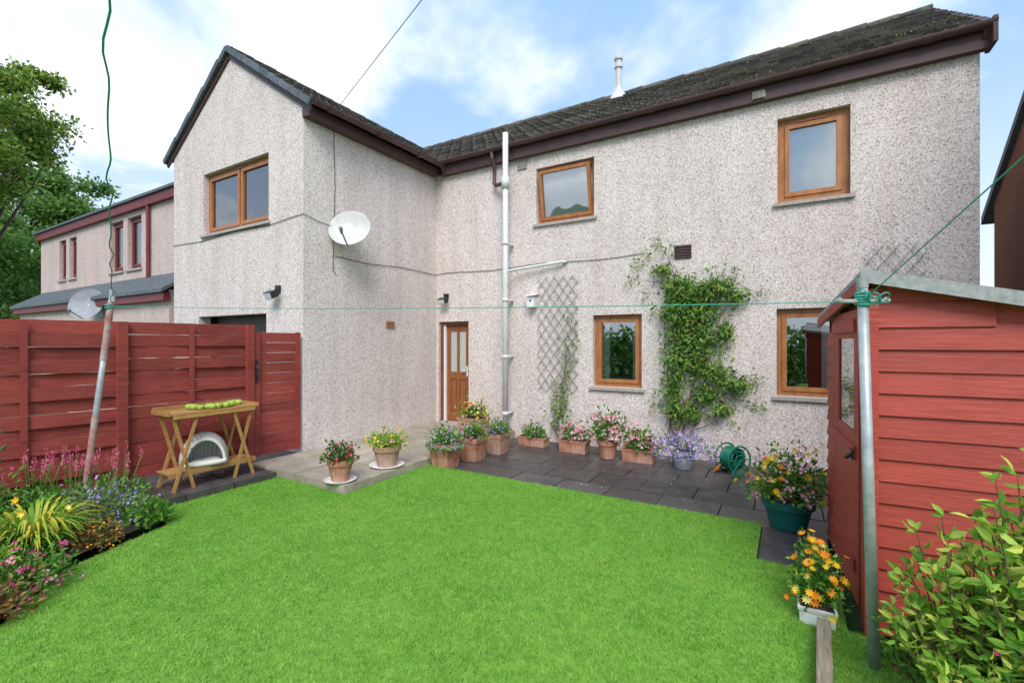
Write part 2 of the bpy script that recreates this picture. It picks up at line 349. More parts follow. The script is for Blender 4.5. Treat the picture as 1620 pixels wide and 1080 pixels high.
q=MB(); q.box((a+.003,MY+.05,0),(a+.065,MY+.15,d-.003)); q.box((b-.05,MY+.05,0),(b-.003,MY+.15,d-.003)); q.box((a+.065,MY+.05,d-.06),(b-.05,MY+.15,d-.003)); part('frame',D,q,m_oakd)
q=MB(); q.box((a+.067,MY+.07,0.02),(a+.115,MY+.13,d-.065)); part('edge_trim',D,q,m_white)
q=MB(); x0=a+.12; x1=b-.055; yd=MY+.11
q.box((x0,yd,.03),(x0+.09,yd+.045,d-.07)); q.box((x1-.09,yd,.03),(x1,yd+.045,d-.07)); xm=(x0+x1)/2; q.box((xm-.03,yd,.03),(xm+.03,yd+.045,d-.07))
for z0,z1 in((.03,.2),(.86,1.0),(1.8,d-.07)):
    q.box((x0+.09,yd+.002,z0),(xm-.03,yd+.043,z1)); q.box((xm+.03,yd+.002,z0),(x1-.09,yd+.043,z1))
for (u0,u1) in((x0+.09,xm-.03),(xm+.03,x1-.09)):
    q.box((u0,yd+.02,.2),(u1,yd+.04,.86)); q.box((u0+.02,yd+.006,.24),(u1-.02,yd+.02,.82))
part('leaf',D,q,m_door)
for u0,u1 in((x0+.09,xm-.03),(xm+.03,x1-.09)):
    q=MB(); q.box((u0,yd+.015,1.0),(u1,yd+.03,1.8)); part('pane',D,q,m_frost)
q=MB(); q.box((x1-.07,yd-.012,.92),(x1-.03,yd,1.12)); q.tube([(x1-.05,yd-.012,1.04),(x1-.05,yd-.05,1.04),(x1-.15,yd-.05,1.04)],.009,8); part('handle',D,q,m_pipe)
q=MB(); q.box((a,MY-.12,-.1),(b,MY+.15,-.003+.02)); part('step',D,q,m_sill)
# roof
roof=sub('roof',house,(-3,8,5)); EZ=5.03; OV=.14; MZ=EZ+SL*.10
def tiles(mb,O,L,S,ln,sl,tw=.30,ex=.25):
    O=Vector(O);L=Vector(L).normalized();S=Vector(S).normalized();N=L.cross(S)
    if N.z<0:N=-N
    for i in range(int(math.ceil(sl/ex))):
        x=-(i%2)*tw/2
        while x<ln:
            a0=max(x,0)+.003; a1=min(x+tw,ln)-.003; x+=tw
            if a1-a0<.03: continue
            e0=i*ex-random.uniform(0,.015); e1=min((i+1)*ex+.03,sl); h=random.uniform(-.003,.006)
            pr=[(0,.026),(.06,.034),(.12,.024),(.5,.024),(.56,.031),(.62,.024),(1,.026)]
            vs=[]
            for t,z in pr:
                p=O+L*(a0+(a1-a0)*t)
                vs+=[p+S*e0+N*(z+.022+h),p+S*e1+N*(z-.018),p+S*e0+N*(-.0+h)]
            fs=[]
            for k in range(len(pr)-1):
                fs.append((3*k,3*k+3,3*k+4,3*k+1)); fs.append((3*k,3*k+2,3*k+5,3*k+3))
            mb.add(vs,fs)
t=MB(); sv=Vector((0,1,SL)); tiles(t,(WX0-.2,MY-OV,MZ),(1,0,0),sv,MX1+.06-(WX0-.2),(mr-MY+OV)*math.sqrt(1+SL*SL))
tiles(t,(WX1+.22,WY-GO,EZ),(0,1,0),(-1,0,SL),5.1,(WX1+.22-RX)*math.sqrt(1+SL*SL))
part('tiles',roof,t,m_tile)
q=MB(); n_=3600; X=rng.uniform(-6,MX1,n_); Yv=rng.uniform(MY-OV,mr,n_); kk=(np.sin(X*3.1+Yv*2)+np.sin(Yv*7-X*1.3)+rng.normal(0,.6,n_))>1.1
X=X[kk];Yv=Yv[kk]; P=np.column_stack([X,Yv,MZ+SL*(Yv-MY+OV)+.038]); q.leaves(P,rng.normal(size=P.shape)+np.array([0,-.2,.8]),.03,.9)
part('moss',roof,q,m_moss)
u=MB(); rz=EZ+SL*(mr-MY+.24)
u.add([(WX0-.2,MY-OV,MZ),(MX1+.06,MY-OV,MZ),(MX1+.06,mr,rz),(WX0-.2,mr,rz)],[(0,1,2,3)])
u.add([(WX0-.2,BY+.2,EZ),(MX1+.06,BY+.2,EZ),(MX1+.06,mr,rz),(WX0-.2,mr,rz)],[(3,2,1,0)])
rw=EZ+SL*(WX1+.22-RX)
u.add([(WX1+.22,WY-GO,EZ),(WX1+.22,9.5,EZ),(RX,9.5,rw),(RX,WY-GO,rw)],[(0,1,2,3)])
u.add([(WX0-.2,WY-GO,EZ),(WX0-.2,9.5,EZ),(RX,9.5,rw),(RX,WY-GO,rw)],[(3,2,1,0)])
part('roof_deck',roof,u,m_tile)
q=MB()
x=WX0
while x<MX1+.06:
    q.tube([(x,mr,rz+.0),(min(x+.42,MX1+.08),mr,rz+.008)],[.07,.078],10); x+=.41
y=WY-GO
while y<9.2:
    q.tube([(RX,y,rw-.025),(RX,y+.42,rw-.017)],[.07,.078],10); y+=.41
part('ridge_tiles',roof,q,m_tile)
q=MB()
for s,xe in((1,WX1+.24),(-1,WX0-.24)):
    n=9
    A_=Vector((xe,WY-GO,EZ-.03)); B_=Vector((RX,WY-GO,EZ-.03+SL*abs(xe-RX)))
    for i in range(n):
        p0=A_.lerp(B_,i/n); p1=A_.lerp(B_,(i+1.06)/n if i<n-1 else 1)
        off=.008*(1 if i%2 else 0)
        q.obox(p0+Vector((0,-off,0)),p1+Vector((0,-off-.004,.008)),.06,.09)
part('verge',roof,q,m_slate)
q=MB()
for s,xe in((1,WX1+.20),(-1,WX0-.20)):
    A_=Vector((xe,WY-.018,EZ-.10)); B_=Vector((RX,WY-.018,EZ-.10+SL*abs(xe-RX))); q.obox(A_,B_,.03,.07)
part('barge_board',roof,q,m_fascia)
q=MB()
for i in range(8):
    A_=Vector((MX1+.03,MY-OV-.02,MZ)); B_=Vector((MX1+.03,mr,rz))
    q.obox(A_.lerp(B_,i/8)+Vector((0,0,-.07)),A_.lerp(B_,(i+1)/8)+Vector((0,0,-.06)),.08,.17)
part('verge',roof,q,m_fascia)
q=MB(); q.box((WX1+.20,MY-.10,4.86),(MX1+.05,MY-.002,5.08)); q.box((WX1+.002,WY-.02,4.86),(WX1+.16,MY-.11,5.0))
q.box((MX1+.05,MY-.22,4.86),(MX1+.09,MY+.05,5.14))
part('fascia',house,q,m_fascia)
def gutter(mb,p,q,r=.062):
    p=Vector(p);q=Vector(q);d=(q-p).normalized();s=d.cross(Vector((0,0,1)));n=10;vs=[];fs=[]
    for e in(p,q):
        for rr in (r,r-.006):
            for k in range(n+1):
                t=math.pi+math.pi*k/n; vs.append(e+s*math.cos(t)*rr+Vector((0,0,1))*math.sin(t)*rr)
    m=n+1
    for k in range(n):
        fs.append((k,k+1,2*m+k+1,2*m+k)); fs.append((m+k+1,m+k,3*m+k,3*m+k+1)); fs.append((k,m+k,m+k+1,k+1)); fs.append((2*m+k+1,3*m+k+1,3*m+k,2*m+k))
    fs.append((0,2*m,3*m,m)); fs.append((n,m+n,3*m+n,2*m+n)); mb.add(vs,fs)
GYm=MY-.17; GZ=MZ+.005
q=MB(); gutter(q,(WX1+.3,GYm,GZ),(MX1+.09,GYm,GZ)); gutter(q,(WX1+.285,WY-.05,5.03),(WX1+.285,MY-.14,5.04))
x=WX1+1.1
while x<MX1: gutter(q,(x,GYm,GZ+.002),(x+.09,GYm,GZ+.002),.072); x+=1.05
y=WY+.2
while y<MY-.5: gutter(q,(WX1+.285,y,5.032),(WX1+.285,y+.08,5.032),.074); y+=.95
part('gutter',house,q,m_gutter,smooth=False)
q=MB(); q.tube([(-4.62,GYm,5.04),(-4.62,GYm,4.90),(-4.62,MY-.09,4.8),(-4.62,MY-.09,4.5),(-4.57,MY-.11,4.44),(-4.33,MY-.2,4.42)],.036,12); part('rainwater_pipe',house,q,m_gutter,smooth=True)
q=MB(); PX=-4.29; PY=MY-.24
q.tube([(PX,PY,-.14),(PX,PY,5.28)],.050,16)
for z in(.3,1.3,2.3,3.3): q.tube([(PX,PY,z),(PX,PY,z+.06)],.057,16); q.box((PX-.03,PY+.05,z+.01),(PX+.03,MY-.001,z+.05))
q.tube([(PX,PY,4.3),(PX,PY,4.5)],.072,16)
q.tube([(PX+.03,PY,2.84),(PX+.2,MY-.12,2.88),(-3.3,MY-.07,2.94),(-3.2,MY-.02,2.95)],.024,10)
part('soil_pipe',house,q,m_pipe,smooth=True)
q=MB(); q.lathe((-3.05,mr-.12,rz-.2),[(.0,0),(.24,.0),(.18,.10),(.08,.28),(.06,.33),(.06,.72),(.085,.73),(.085,.77),(.065,.78),(.065,.88),(.09,.90),(.09,.95),(.05,.99),(0,1.0)],18)
part('flue',roof,q,m_dish,smooth=False)
def vent(x,y,z,wd,h,mat,side=False):
    q=MB()
    def B(a,b):
        if side: q.box((WX1+a[1],y+a[0],z+a[2]),(WX1+b[1],y+b[0],z+b[2]))
        else: q.box((x+a[0],y-b[1],z+a[2]),(x+b[0],y-a[1],z+b[2]))
    B((-wd/2,.001,-h/2),(wd/2,.012,h/2)); k=5
    for i in range(k):
        zz=-h/2+h*(i+.2)/k; B((-wd/2+.01,.012,zz),(wd/2-.01,.03,zz+h/k*.55))
    part('vent',house,q,mat)
vent(-4.08,MY,4.77,.2,.2,m_sill); vent(-.34,MY-.10,4.94,.16,.1,m_sill); vent(-1.34,MY,2.93,.24,.2,m_fascia); vent(0,5.95,1.9,.2,.12,m_terr,True)
def cable(P,r=.005):
    q=MB(); q.tube(P,r,5); part('cable',house,q,m_black)
cable([(WX0+.0,WY-.012,3.40),(-8.9,WY-.012,3.37),(-7.9,WY-.012,3.42),(-6.9,WY-.012,3.40),(WX1+.012,WY-.012,3.46),(WX1+.012,4.5,3.40),(WX1+.012,4.76,3.38)])
cable([(WX1+.012,4.76,4.86),(WX1+.012,4.78,4.0),(WX1+.012,4.74,2.7),(WX1+.012,4.8,2.66)])
cable([(WX1+.012,4.78,2.93),(WX1+.012,5.4,2.9),(WX1+.012,6.2,2.95),(WX1+.012,MY-.012,2.93)]+[(x,MY-.012,2.93+.02*math.sin(x*3)+.03*(x+6)/5) for x in np.arange(-5.8,-1.6,.35)])
# ---------------------------------------------------------------- fittings
def dish(loc,R,dirv,wallp,mat,label):
    T=thing('satellite_dish',wallp,label,'satellite dish','satellite dishes on house walls')
    dv=Vector(dirv).normalized(); rot=dv.to_track_quat('Z','Y').to_matrix()
    pr=[(0,-.09*R/.3)]+[(R*k/8,-.09*R/.3+.09*R/.3*(k/8)**2) for k in range(1,9)]
    q=MB(); q.lathe(loc,pr+[(R+.008,.004),(R,-.006)]+[(R*k/8,-.012-.09*R/.3+.09*R/.3*(k/8)**2) for k in range(7,-1,-1)],32,rot)
    part('reflector',T,q,mat,smooth=True)
    q=MB(); up=rot@Vector((0,1,0)); dn=up if up.z<0 else -up
    b0=Vector(loc)+dn*R*.98; tip=Vector(loc)+dv*R*1.1+dn*R*.9
    q.tube([b0-dv*.03,tip],.012,8); q.tube([tip-dn*.03,tip-dn*.03-(dv-dn*.6).normalized()*.10],[.028,.02],10)
    part('receiver',T,q,m_greypot)
    q=MB(); q.tube([Vector(loc)-dv*.09,Vector(loc)-dv*.16,Vector(wallp)+Vector((.02,-.02,0))],.02,8); q.tube([Vector(wallp)+Vector((.015,-.01,-.12)),Vector(wallp)+Vector((.015,-.01,.12))],.03,8)
    part('bracket',T,q,m_pipe)
dish((-5.80,4.84,3.35),.31,(.52,-.8,.42),(WX1,4.95,3.2),m_dish,'pale grey satellite dish on bracket fixed to pebbledash wall')
dish((-13.6,4.05,2.45),.36,(.6,-.8,.35),(-13.5,4.28,2.3),m_greypot,'dark grey satellite dish on the neighbouring house')
def flood(x,y,z):
    T=thing('flood_light',(x,y,z),'small black security flood light on pebbledash wall','light','security lights on wall')
    q=MB(); q.box((x-.05,y-.04,z+.02),(x+.05,y-.001,z+.12)); q.tube([(x,y-.04,z+.06),(x,y-.1,z+.03)],.012,8); part('mount',T,q,m_black)
    q=MB(); q.obox((x,y-.08,z),(x,y-.18,z-.05),.18,.10); part('lamp_housing',T,q,m_black)
    q=MB(); q.obox((x,y-.181,z-.0505),(x,y-.185,z-.052),.16,.08); part('lens',T,q,m_pipe)
flood(-6.66,WY,2.33); flood(-5.8,MY,2.42)
def trellis(x0,x1,z0,z1,y,label):
    q=MB()
    def clip(px,pz,dx,dz):
        t0,t1=-1e9,1e9
        for p,dd,a,b in((px,dx,x0,x1),(pz,dz,z0,z1)):
            ta,tb=(a-p)/dd,(b-p)/dd
            if ta>tb:ta,tb=tb,ta
            t0=max(t0,ta);t1=min(t1,tb)
        return t0,t1
    W_=x1-x0;H_=z1-z0
    k=-H_
    while k<W_+H_:
        for sgn,yy in((1,y),(-1,y-.012)):
            px=x0+k; t0,t1=clip(px,z0 if sgn>0 else z1,.6,sgn*.8)
            if t1-t0>.03:
                zz=z0 if sgn>0 else z1
                q.obox((px+.6*t0,yy,zz+sgn*.8*t0),(px+.6*t1,yy,zz+sgn*.8*t1),.008,.015,up=(0,1,.01))
        k+=.165
    return single('trellis',q,m_trellis,((x0+x1)/2,y,z0),label,'trellis',group='garden trellises on wall')
trellis(-3.76,-3.0,.75,2.72,MY-.03,'tall grey diamond lattice trellis carrying a climbing plant')
trellis(.82,1.42,.9,2.80,MY-.03,'grey diamond lattice trellis on wall behind the shed')
T=thing('bird_house',(-3.84,MY,2.2),'small white wooden bird house on wall beside trellis','bird house')
q=MB(); q.box((-3.91,MY-.15,2.2),(-3.77,MY-.005,2.38)); part('box',T,q,m_white)
q=MB(); q.obox((-3.84,MY-.19,2.395),(-3.84,MY-.0,2.43),.19,.015); part('roof',T,q,m_curtain)
q=MB(); q.tube([(-3.84,MY-.151,2.31),(-3.84,MY-.154,2.31)],.02,14); part('entrance_hole',T,q,m_black)
# ---------------------------------------------------------------- neighbours
nb=thing('terraced_house',(-15,6,0),'pinkish pebbledash house with maroon window frames and porch roof','house')
q=MB(); NY=4.9
nw=[(-14.85,-14.1,3.35,4.6),(-13.85,-13.1,3.35,4.6),(-18.5,-17.95,3.4,4.55),(-17.7,-17.15,3.4,4.55)]
wallY(q,NY,-20.1,WX0-.01,-.3,4.8,nw); q.add([(-20.1,NY,-.3),(-20.1,12,-.3),(-20.1,12,4.8),(-20.1,NY,4.8)],[(3,2,1,0)])
q.box((-19.6,4.32,-.3),(-10.35,4.895,2.62)); part('wall',nb,q,m_harl2)
for n_ in nw: window(nb,NY,*n_,mat=m_maroon,trickle=False,cover=[(.0,.5)])
q=MB(); q.add([(-20.3,4.75,4.98),(WX0-.22,4.75,4.98),(WX0-.22,12,5.2),(-20.3,12,5.2),(-20.3,4.75,4.92),(WX0-.22,4.75,4.92),(WX0-.22,12,5.14),(-20.3,12,5.14)],[(0,1,2,3),(4,7,6,5),(0,4,5,1),(1,5,6,2),(3,2,6,7),(0,3,7,4)])
q.add([(-19.8,4.15,2.62),(-10.25,4.15,2.62),(-10.25,4.89,3.1),(-19.8,4.89,3.1),(-19.8,4.15,2.55),(-10.25,4.15,2.55),(-10.25,4.89,3.03),(-19.8,4.89,3.03)],[(0,1,2,3),(4,7,6,5),(0,4,5,1),(1,5,6,2),(3,2,6,7),(0,3,7,4)])
part('roof',nb,q,m_slate)
q=MB(); q.box((-20.2,4.8,4.72),(WX0-.22,4.895,4.915)); q.box((-19.7,4.2,2.4),(-10.3,4.315,2.545)); part('fascia',nb,q,m_maroon)
q=MB(); q.tube([(-12.6,4.84,2.9),(-12.6,4.84,4.8)],.04,10); part('rainwater_pipe',nb,q,m_maroon)
rb=thing('gabled_house',(4,7,0),'brown roughcast neighbouring house with tiled gable roof','house')
q=MB(); gx=2.75; q.add([(gx,2.9,-.3),(gx,10.0,-.3),(gx,10.0,3.75),(gx,6.45,6.7),(gx,2.9,3.75)],[(4,3,2,1,0)]); q.add([(gx,10,-.3),(8,10,-.3),(8,10,3.75),(gx,10,3.75)],[(3,2,1,0)]); q.add([(gx,2.9,-.3),(8,2.9,-.3),(8,2.9,3.75),(gx,2.9,3.75)],[(0,1,2,3)])
part('wall',rb,q,m_brown)
q=MB()
for s in(1,-1):
    p=Vector((0,6.45+s*3.85,3.6)); t_=Vector((0,6.45,6.83)); X0,X1=gx-.07,8
    q.add([(X0,p.y,p.z),(X1,p.y,p.z),(X1,t_.y,t_.z),(X0,t_.y,t_.z),(X0,p.y,p.z-.12),(X1,p.y,p.z-.12),(X1,t_.y,t_.z-.12),(X0,t_.y,t_.z-.12)],[(0,1,2,3),(7,6,5,4),(0,4,5,1),(1,5,6,2),(3,2,6,7),(0,3,7,4)])
part('roof',rb,q,m_slate)
# ---------------------------------------------------------------- ground
LZ=-.09; PZ=-.12
q=MB(); q.add([(-300,-300,-.2),(300,-300,-.2),(300,300,-.2),(-300,300,-.2)],[(0,1,2,3)]); struct('ground',q,m_ground)
lawn=[(-5.45,2.1),(-4.93,2.05),(-4.63,1.3),(-4.03,.81),(-3.3,-.3),(2.2,-.3),(2.6,3.33),(.3,3.33),(.3,4.07),(-.21,4.07),(-.21,4.87),(-4.22,4.87),(-4.22,3.44),(-5.45,3.49)]
lw2=lawn[:4]+[(-3.5,-.2),(-4,-7),(6,-7),(6,2.8)]+lawn[6:]
q=MB(); q.add([(x,y,LZ) for x,y in lw2],[tuple(range(len(lw2)))]); struct('lawn',q,m_lawn)
q=MB()
def slabs(x0,x1,y0,y1,z,sx,sy,g=.006,th=.06,stag=True,jz=.004):
    y=y0;r=0
    while y<y1-.02:
        x=x0-(sx/2 if (r%2 and stag) else 0)
        while x<x1-.02:
            a=max(x,x0)+g; b=min(x+sx,x1)-g; dz=random.uniform(-jz,jz)
            if b-a>.03: q.box((a,y+g,z-th),(b,min(y+sy,y1)-g,z+dz))
            x+=sx
        y+=sy; r+=1
slabs(-4.2,2.6,4.87,7.2,PZ,.6,.47); slabs(-.21,.3,4.07,4.87,PZ,.51,.4,stag=False); struct('patio',q,m_pave)
q=MB(); q.box((-4.2,4.86,PZ-.09),(2.6,7.205,PZ-.03)); q.box((-.21,4.06,PZ-.09),(.3,4.858,PZ-.03)); struct('patio_bed',q,m_soil)
q=MB(); slabs(-6.065,-4.22,3.46,7.2,0,.92,.75,.004,.2,False,.002); struct('path',q,m_path)
q=MB(); slabs(-6.3,-5.48,1.95,3.45,-.02,.6,.5,.006,.15,False); struct('paving',q,m_pave)
q=MB()
q.add([(-7.2,-2,-.04),(-3.4,-2,-.04),(-3.4,.05,-.04),(-4.05,.78,-.04),(-4.66,1.27,-.04),(-4.97,1.97,-.04),(-5.5,2.0,-.04),(-7.0,2.0,-.04)],[tuple(range(8))]); struct('flower_bed',q,m_soil)
q=MB(); q.add([(-7.0,1.9,-.035),(-5.5,1.9,-.035),(-5.5,3.47,-.035),(-6.07,4.3,-.035),(-7.0,4.3,-.035)],[(0,1,2,3,4)]); struct('gravel_strip',q,m_gravel)
q=MB()
N=2600; P=np.column_stack([rng.uniform(-6.35,-5.5,N),rng.uniform(1.9,3.45,N),np.full(N,-.028)]); P=np.concatenate([P[P[:,0]<-6.0],P[P[:,1]<2.15]])
Dd=rng.normal(size=P.shape); q.leaves(P,Dd,.028,.9); q.leaves(P,-Dd,.025,.9); struct('gravel',q,m_gravel,'stuff')
def inpoly(x,y,poly):
    c=np.zeros(len(x),bool); n=len(poly)
    for i in range(n):
        x1,y1=poly[i];x2,y2=poly[i-1]
        c^=((y1>y)!=(y2>y))&(x<(x2-x1)*(y-y1)/(y2-y1+1e-12)+x1)
    return c
N=560000; gx_=rng.uniform(-5.5,2.2,N); gy_=rng.uniform(-.3,4.92,N)
zc=-.512*gx_+.859*gy_; k=inpoly(gx_,gy_,lawn)&(zc>1.9); gx_=gx_[k];gy_=gy_[k]; N=len(gx_)
tuft=.5+.5*np.sin(gx_*9+3*np.sin(gy_*5))*np.sin(gy_*11+2*np.sin(gx_*7))
th=rng.uniform(0,2*math.pi,N); ln=rng.uniform(.009,.029,N)*(.8+.4*tuft); wd=rng.uniform(.0011,.0022,N); lean=rng.uniform(.1,1.3,N); la=rng.uniform(0,2*math.pi,N)
P=np.column_stack([gx_,gy_,np.full(N,LZ-.002)]); S=np.column_stack([np.cos(th),np.sin(th),np.zeros(N)])*wd[:,None]; Ld=np.column_stack([np.cos(la),np.sin(la),np.zeros(N)])
Z=np.array([0,0,1.0]); mid=P+Z*(ln*.6)[:,None]+Ld*(ln*lean*.25)[:,None]; tip=P+Z*(ln*(1-.3*lean))[:,None]+Ld*(ln*lean*.8)[:,None]
V=np.stack([P-S,P+S,mid+S*.8,mid-S*.8,tip],1).reshape(-1,3)
me=bpy.data.meshes.new('grass'); b=np.arange(N)*5
me.vertices.add(N*5); me.vertices.foreach_set('co',V.astype(np.float32).ravel())
loops=np.column_stack([b,b+1,b+2,b+3,b+3,b+2,b+4]).ravel(); me.loops.add(len(loops)); me.loops.foreach_set('vertex_index',loops.astype(np.int32))
ls=np.column_stack([np.arange(N)*7,np.arange(N)*7+4]).ravel(); me.polygons.add(2*N); me.polygons.foreach_set('loop_start',ls.astype(np.int32))
me.update(calc_edges=True); me.validate()
def grassmat():
    m,n,b_,o=nt('grass_blades'); g=n.nodes.new('ShaderNodeNewGeometry'); r=ramp(n,[(0,(.13,.34,.03)),(.5,(.22,.52,.06)),(.88,(.33,.63,.11)),(1,(.55,.64,.24))]); n.links.new(g.outputs['Random Per Island'],r.inputs[0])
    x=noise(n,coords(n),1.1,7,.7); r2=ramp(n,[(.36,(.74,.88,.7)),(.5,(1,1,1)),(.64,(1.22,1.06,1.25))]); n.links.new(x.outputs[0],r2.inputs[0]); c=mixc(n,1.0,r.outputs[0],r2.outputs[0],'MULTIPLY')
    n.links.new(c,b_.inputs['Base Color']); b_.inputs['Roughness'].default_value=.55; b_.inputs['Specular IOR Level'].default_value=.25
    t=n.nodes.new('ShaderNodeBsdfTranslucent'); n.links.new(c,t.inputs[0]); mx=n.nodes.new('ShaderNodeMixShader'); mx.inputs[0].default_value=.4
    n.links.new(b_.outputs[0],mx.inputs[1]); n.links.new(t.outputs[0],mx.inputs[2]); n.links.new(mx.outputs[0],o.inputs[0]); return m
me.materials.append(grassmat()); go=bpy.data.objects.new('grass',me); COL.objects.link(go); go['kind']='stuff'
# ---------------------------------------------------------------- fence
fence=thing('fence',(-6.3,2,0),'red stained fence of woven horizontal boards between posts','fence')
def FP(t):
    d=Vector((-.131,-.991,0)); return Vector((-6.10,4.22,0))+d*t
posts=[.72,2.05,3.55,5.1,6.6]
q=MB()
for i in range(len(posts)-1):
    t0,t1=posts[i],posts[i+1]; nb_=13
    for k in range(nb_):
        z=.05+k*.136; zt=.136+random.uniform(-.006,.004)
        side=1 if k%2 else -1
        m=10
        nrm=Vector((.991,-.131,0)); vs=[];fs=[]
        for j in range(m+1):
            tt=t0+(t1-t0)*j/m; off=.010*side*math.sin(math.pi*2*j/m) + .012*side + random.uniform(-.001,.001)
            p=FP(tt)+nrm*off; w1=random.uniform(-.003,.003); w2=random.uniform(-.003,.003)
            vs+=[p+nrm*.008+Vector((0,0,z+w1)),p+nrm*.008+Vector((0,0,z+zt+w2)),p-nrm*.008+Vector((0,0,z+zt+w2)),p-nrm*.008+Vector((0,0,z+w1))]
            if j:
                o_=4*(j-1); fs+=[(o_,o_+4,o_+5,o_+1),(o_+1,o_+5,o_+6,o_+2),(o_+2,o_+6,o_+7,o_+3),(o_+3,o_+7,o_+4,o_)]
        fs+=[(0,1,2,3),(4*m+3,4*m+2,4*m+1,4*m)]
        q.add(vs,fs)
part('boards',fence,q,m_fence)
for i,t_ in enumerate(posts[:-1]):
    q=MB(); p=FP(t_)+Vector((.045,0,0)); q.obox(p+Vector((0,0,-.1)),p+Vector((0,0,1.82)),.09,.06,up=(1,0,0)); part('post',fence,q,m_fence)
for i in range(len(posts)-1):
    q=MB(); tm=(posts[i]+posts[i+1])/2; p=FP(tm)+Vector((.04,0,0)); q.obox(p+Vector((0,0,0)),p+Vector((0,0,1.8)),.05,.022,up=(1,0,0)); part('batten',fence,q,m_fence)
gate=thing('gate',(-6.1,3.9,0),'red stained board gate with black latch beside the house corner','gate')
q=MB(); nrm=Vector((.991,-.131,0))
for k in range(12):
    z=.06+k*.139; q.obox(FP(.04)+nrm*(.006*(k%2))+Vector((0,0,z+.065)),FP(.66)+nrm*(.006*(k%2))+Vector((0,0,z+.065)),.018,.134)
part('boards',gate,q,m_fence)
q=MB(); q.obox(FP(.06)+nrm*.03+Vector((0,0,.05)),FP(.06)+nrm*.03+Vector((0,0,1.73)),.07,.03,up=(1,0,0)); q.obox(FP(.62)+nrm*.03+Vector((0,0,.05)),FP(.62)+nrm*.03+Vector((0,0,1.73)),.07,.03,up=(1,0,0)); part('frame',gate,q,m_fence)
q=MB(); p=FP(.64)+nrm*.06; q.tube([p+Vector((0,0,1.08)),p+Vector((.03,0,1.12)),p+Vector((.03,0,1.24)),p+Vector((0,0,1.28))],.01,8); q.obox(p+Vector((0,0,1.05)),p+Vector((0,0,1.36)),.03,.006,up=(1,0,0)); part('latch',gate,q,m_black)
# ---------------------------------------------------------------- shed
SX,SY,SY2=.31,3.36,4.86
shed=thing('shed',(1,4.1,LZ),'small red stained timber shed with overlapping boards and grey felt roof','shed')
q=MB(); z=-.07; RT=1.93
def rh(x,y): return RT-.24*(x-SX)-.10*(y-SY)
while z<RT:
    z1=z+.125; x1=2.3
    if rh(x1,SY)<z1: x1=SX+(RT-z1)/.24
    if x1>SX+.1:
        j=random.uniform(-.002,.002)
        q.add([(SX,SY-.020+j,z),(x1,SY-.020+j,z),(x1,SY+.01,z),(SX,SY+.01,z),(SX,SY-.003+j,z1+.01),(x1-.0,SY-.003+j,z1+.01),(x1,SY+.01,z1+.01),(SX,SY+.01,z1+.01)],[(0,3,2,1),(4,5,6,7),(0,1,5,4),(1,2,6,5),(2,3,7,6),(3,0,4,7)])
    for ya,yb in((SY,3.52),(4.42,SY2)):
        if z1<rh(SX,yb)+.02: q.add([(SX-.020,ya,z),(SX-.020,yb,z),(SX+.01,yb,z),(SX+.01,ya,z),(SX-.003,ya,z1),(SX-.003,yb,z1),(SX+.01,yb,z1),(SX+.01,ya,z1)],[(0,1,2,3),(7,6,5,4),(0,4,5,1),(1,5,6,2),(2,6,7,3),(3,7,4,0)])
    z=z1
wy0,wy1,wz0,wz1=3.66,4.20,1.02,1.62
for (ya,yb,za,zb) in((SY+.01,wy0,-.09,None),(wy1,SY2,-.09,None),(wy0,wy1,-.09,wz0),(wy0,wy1,wz1,None)):
    q.add([(SX+.01,ya,za),(SX+.01,yb,za),(SX+.01,yb,zb if zb else rh(SX,yb)),(SX+.01,ya,zb if zb else rh(SX,ya))],[(0,1,2,3)])
q.add([(SX+.01,SY+.012,-.09),(2.3,SY+.012,-.09),(2.3,SY+.012,rh(2.3,SY)),(SX+.01,SY+.012,RT)],[(0,1,2,3)])
q.add([(SX,SY2,-.09),(2.3,SY2,-.09),(2.3,SY2,rh(2.3,SY2)),(SX,SY2,rh(SX,SY2))],[(3,2,1,0)])
q.add([(2.3,SY,-.09),(2.3,SY2,-.09),(2.3,SY2,rh(2.3,SY2)),(2.3,SY,rh(2.3,SY))],[(0,1,2,3)])
q.box((SX-.045,SY-.045,-.08),(SX+.02,SY-.021,RT-.03)); q.box((SX-.045,SY-.0205,-.08),(SX-.021,SY+.05,RT-.03))
part('wall',shed,q,m_shed)
q=MB()
C=[(SX-.07,SY-.09),(2.4,SY-.09),(2.4,SY2+.08),(SX-.07,SY2+.08)]
q.add([(x,y,rh(x,y)+.045) for x,y in C]+[(x,y,rh(x,y)+.005) for x,y in C],[(0,1,2,3),(7,6,5,4),(0,4,5,1),(1,5,6,2),(2,6,7,3),(3,7,4,0)])
a0=(SX-.075,SY-.10);a1=(2.4,SY-.10); q.add([(*a0,rh(*a0)+.055),(*a1,rh(*a1)+.055),(*a1,rh(*a1)-.02),(*a0,rh(*a0)-.02),(a0[0],a0[1]+.012,rh(*a0)+.055),(a1[0],a1[1]+.012,rh(*a1)+.055),(a1[0],a1[1]+.012,rh(*a1)-.02),(a0[0],a0[1]+.012,rh(*a0)-.02)],[(0,3,2,1),(4,5,6,7),(0,1,5,4),(3,7,6,2),(0,4,7,3)])
part('roof',shed,q,m_felt)
q=MB(); q.obox((SX-.07,SY-.08,rh(SX-.07,SY-.08)-.03),(SX-.07,SY2+.06,rh(SX-.07,SY2+.06)-.03),.02,.07); part('fascia',shed,q,m_shed)
dr=sub('door',shed,(SX,4,0)); q=MB()
q.box((SX-.035,3.53,-.03),(SX-.005,wy0,1.80)); q.box((SX-.035,wy1,-.03),(SX-.005,4.41,1.80)); q.box((SX-.035,wy0,-.03),(SX-.005,wy1,wz0)); q.box((SX-.035,wy0,wz1),(SX-.005,wy1,1.80))
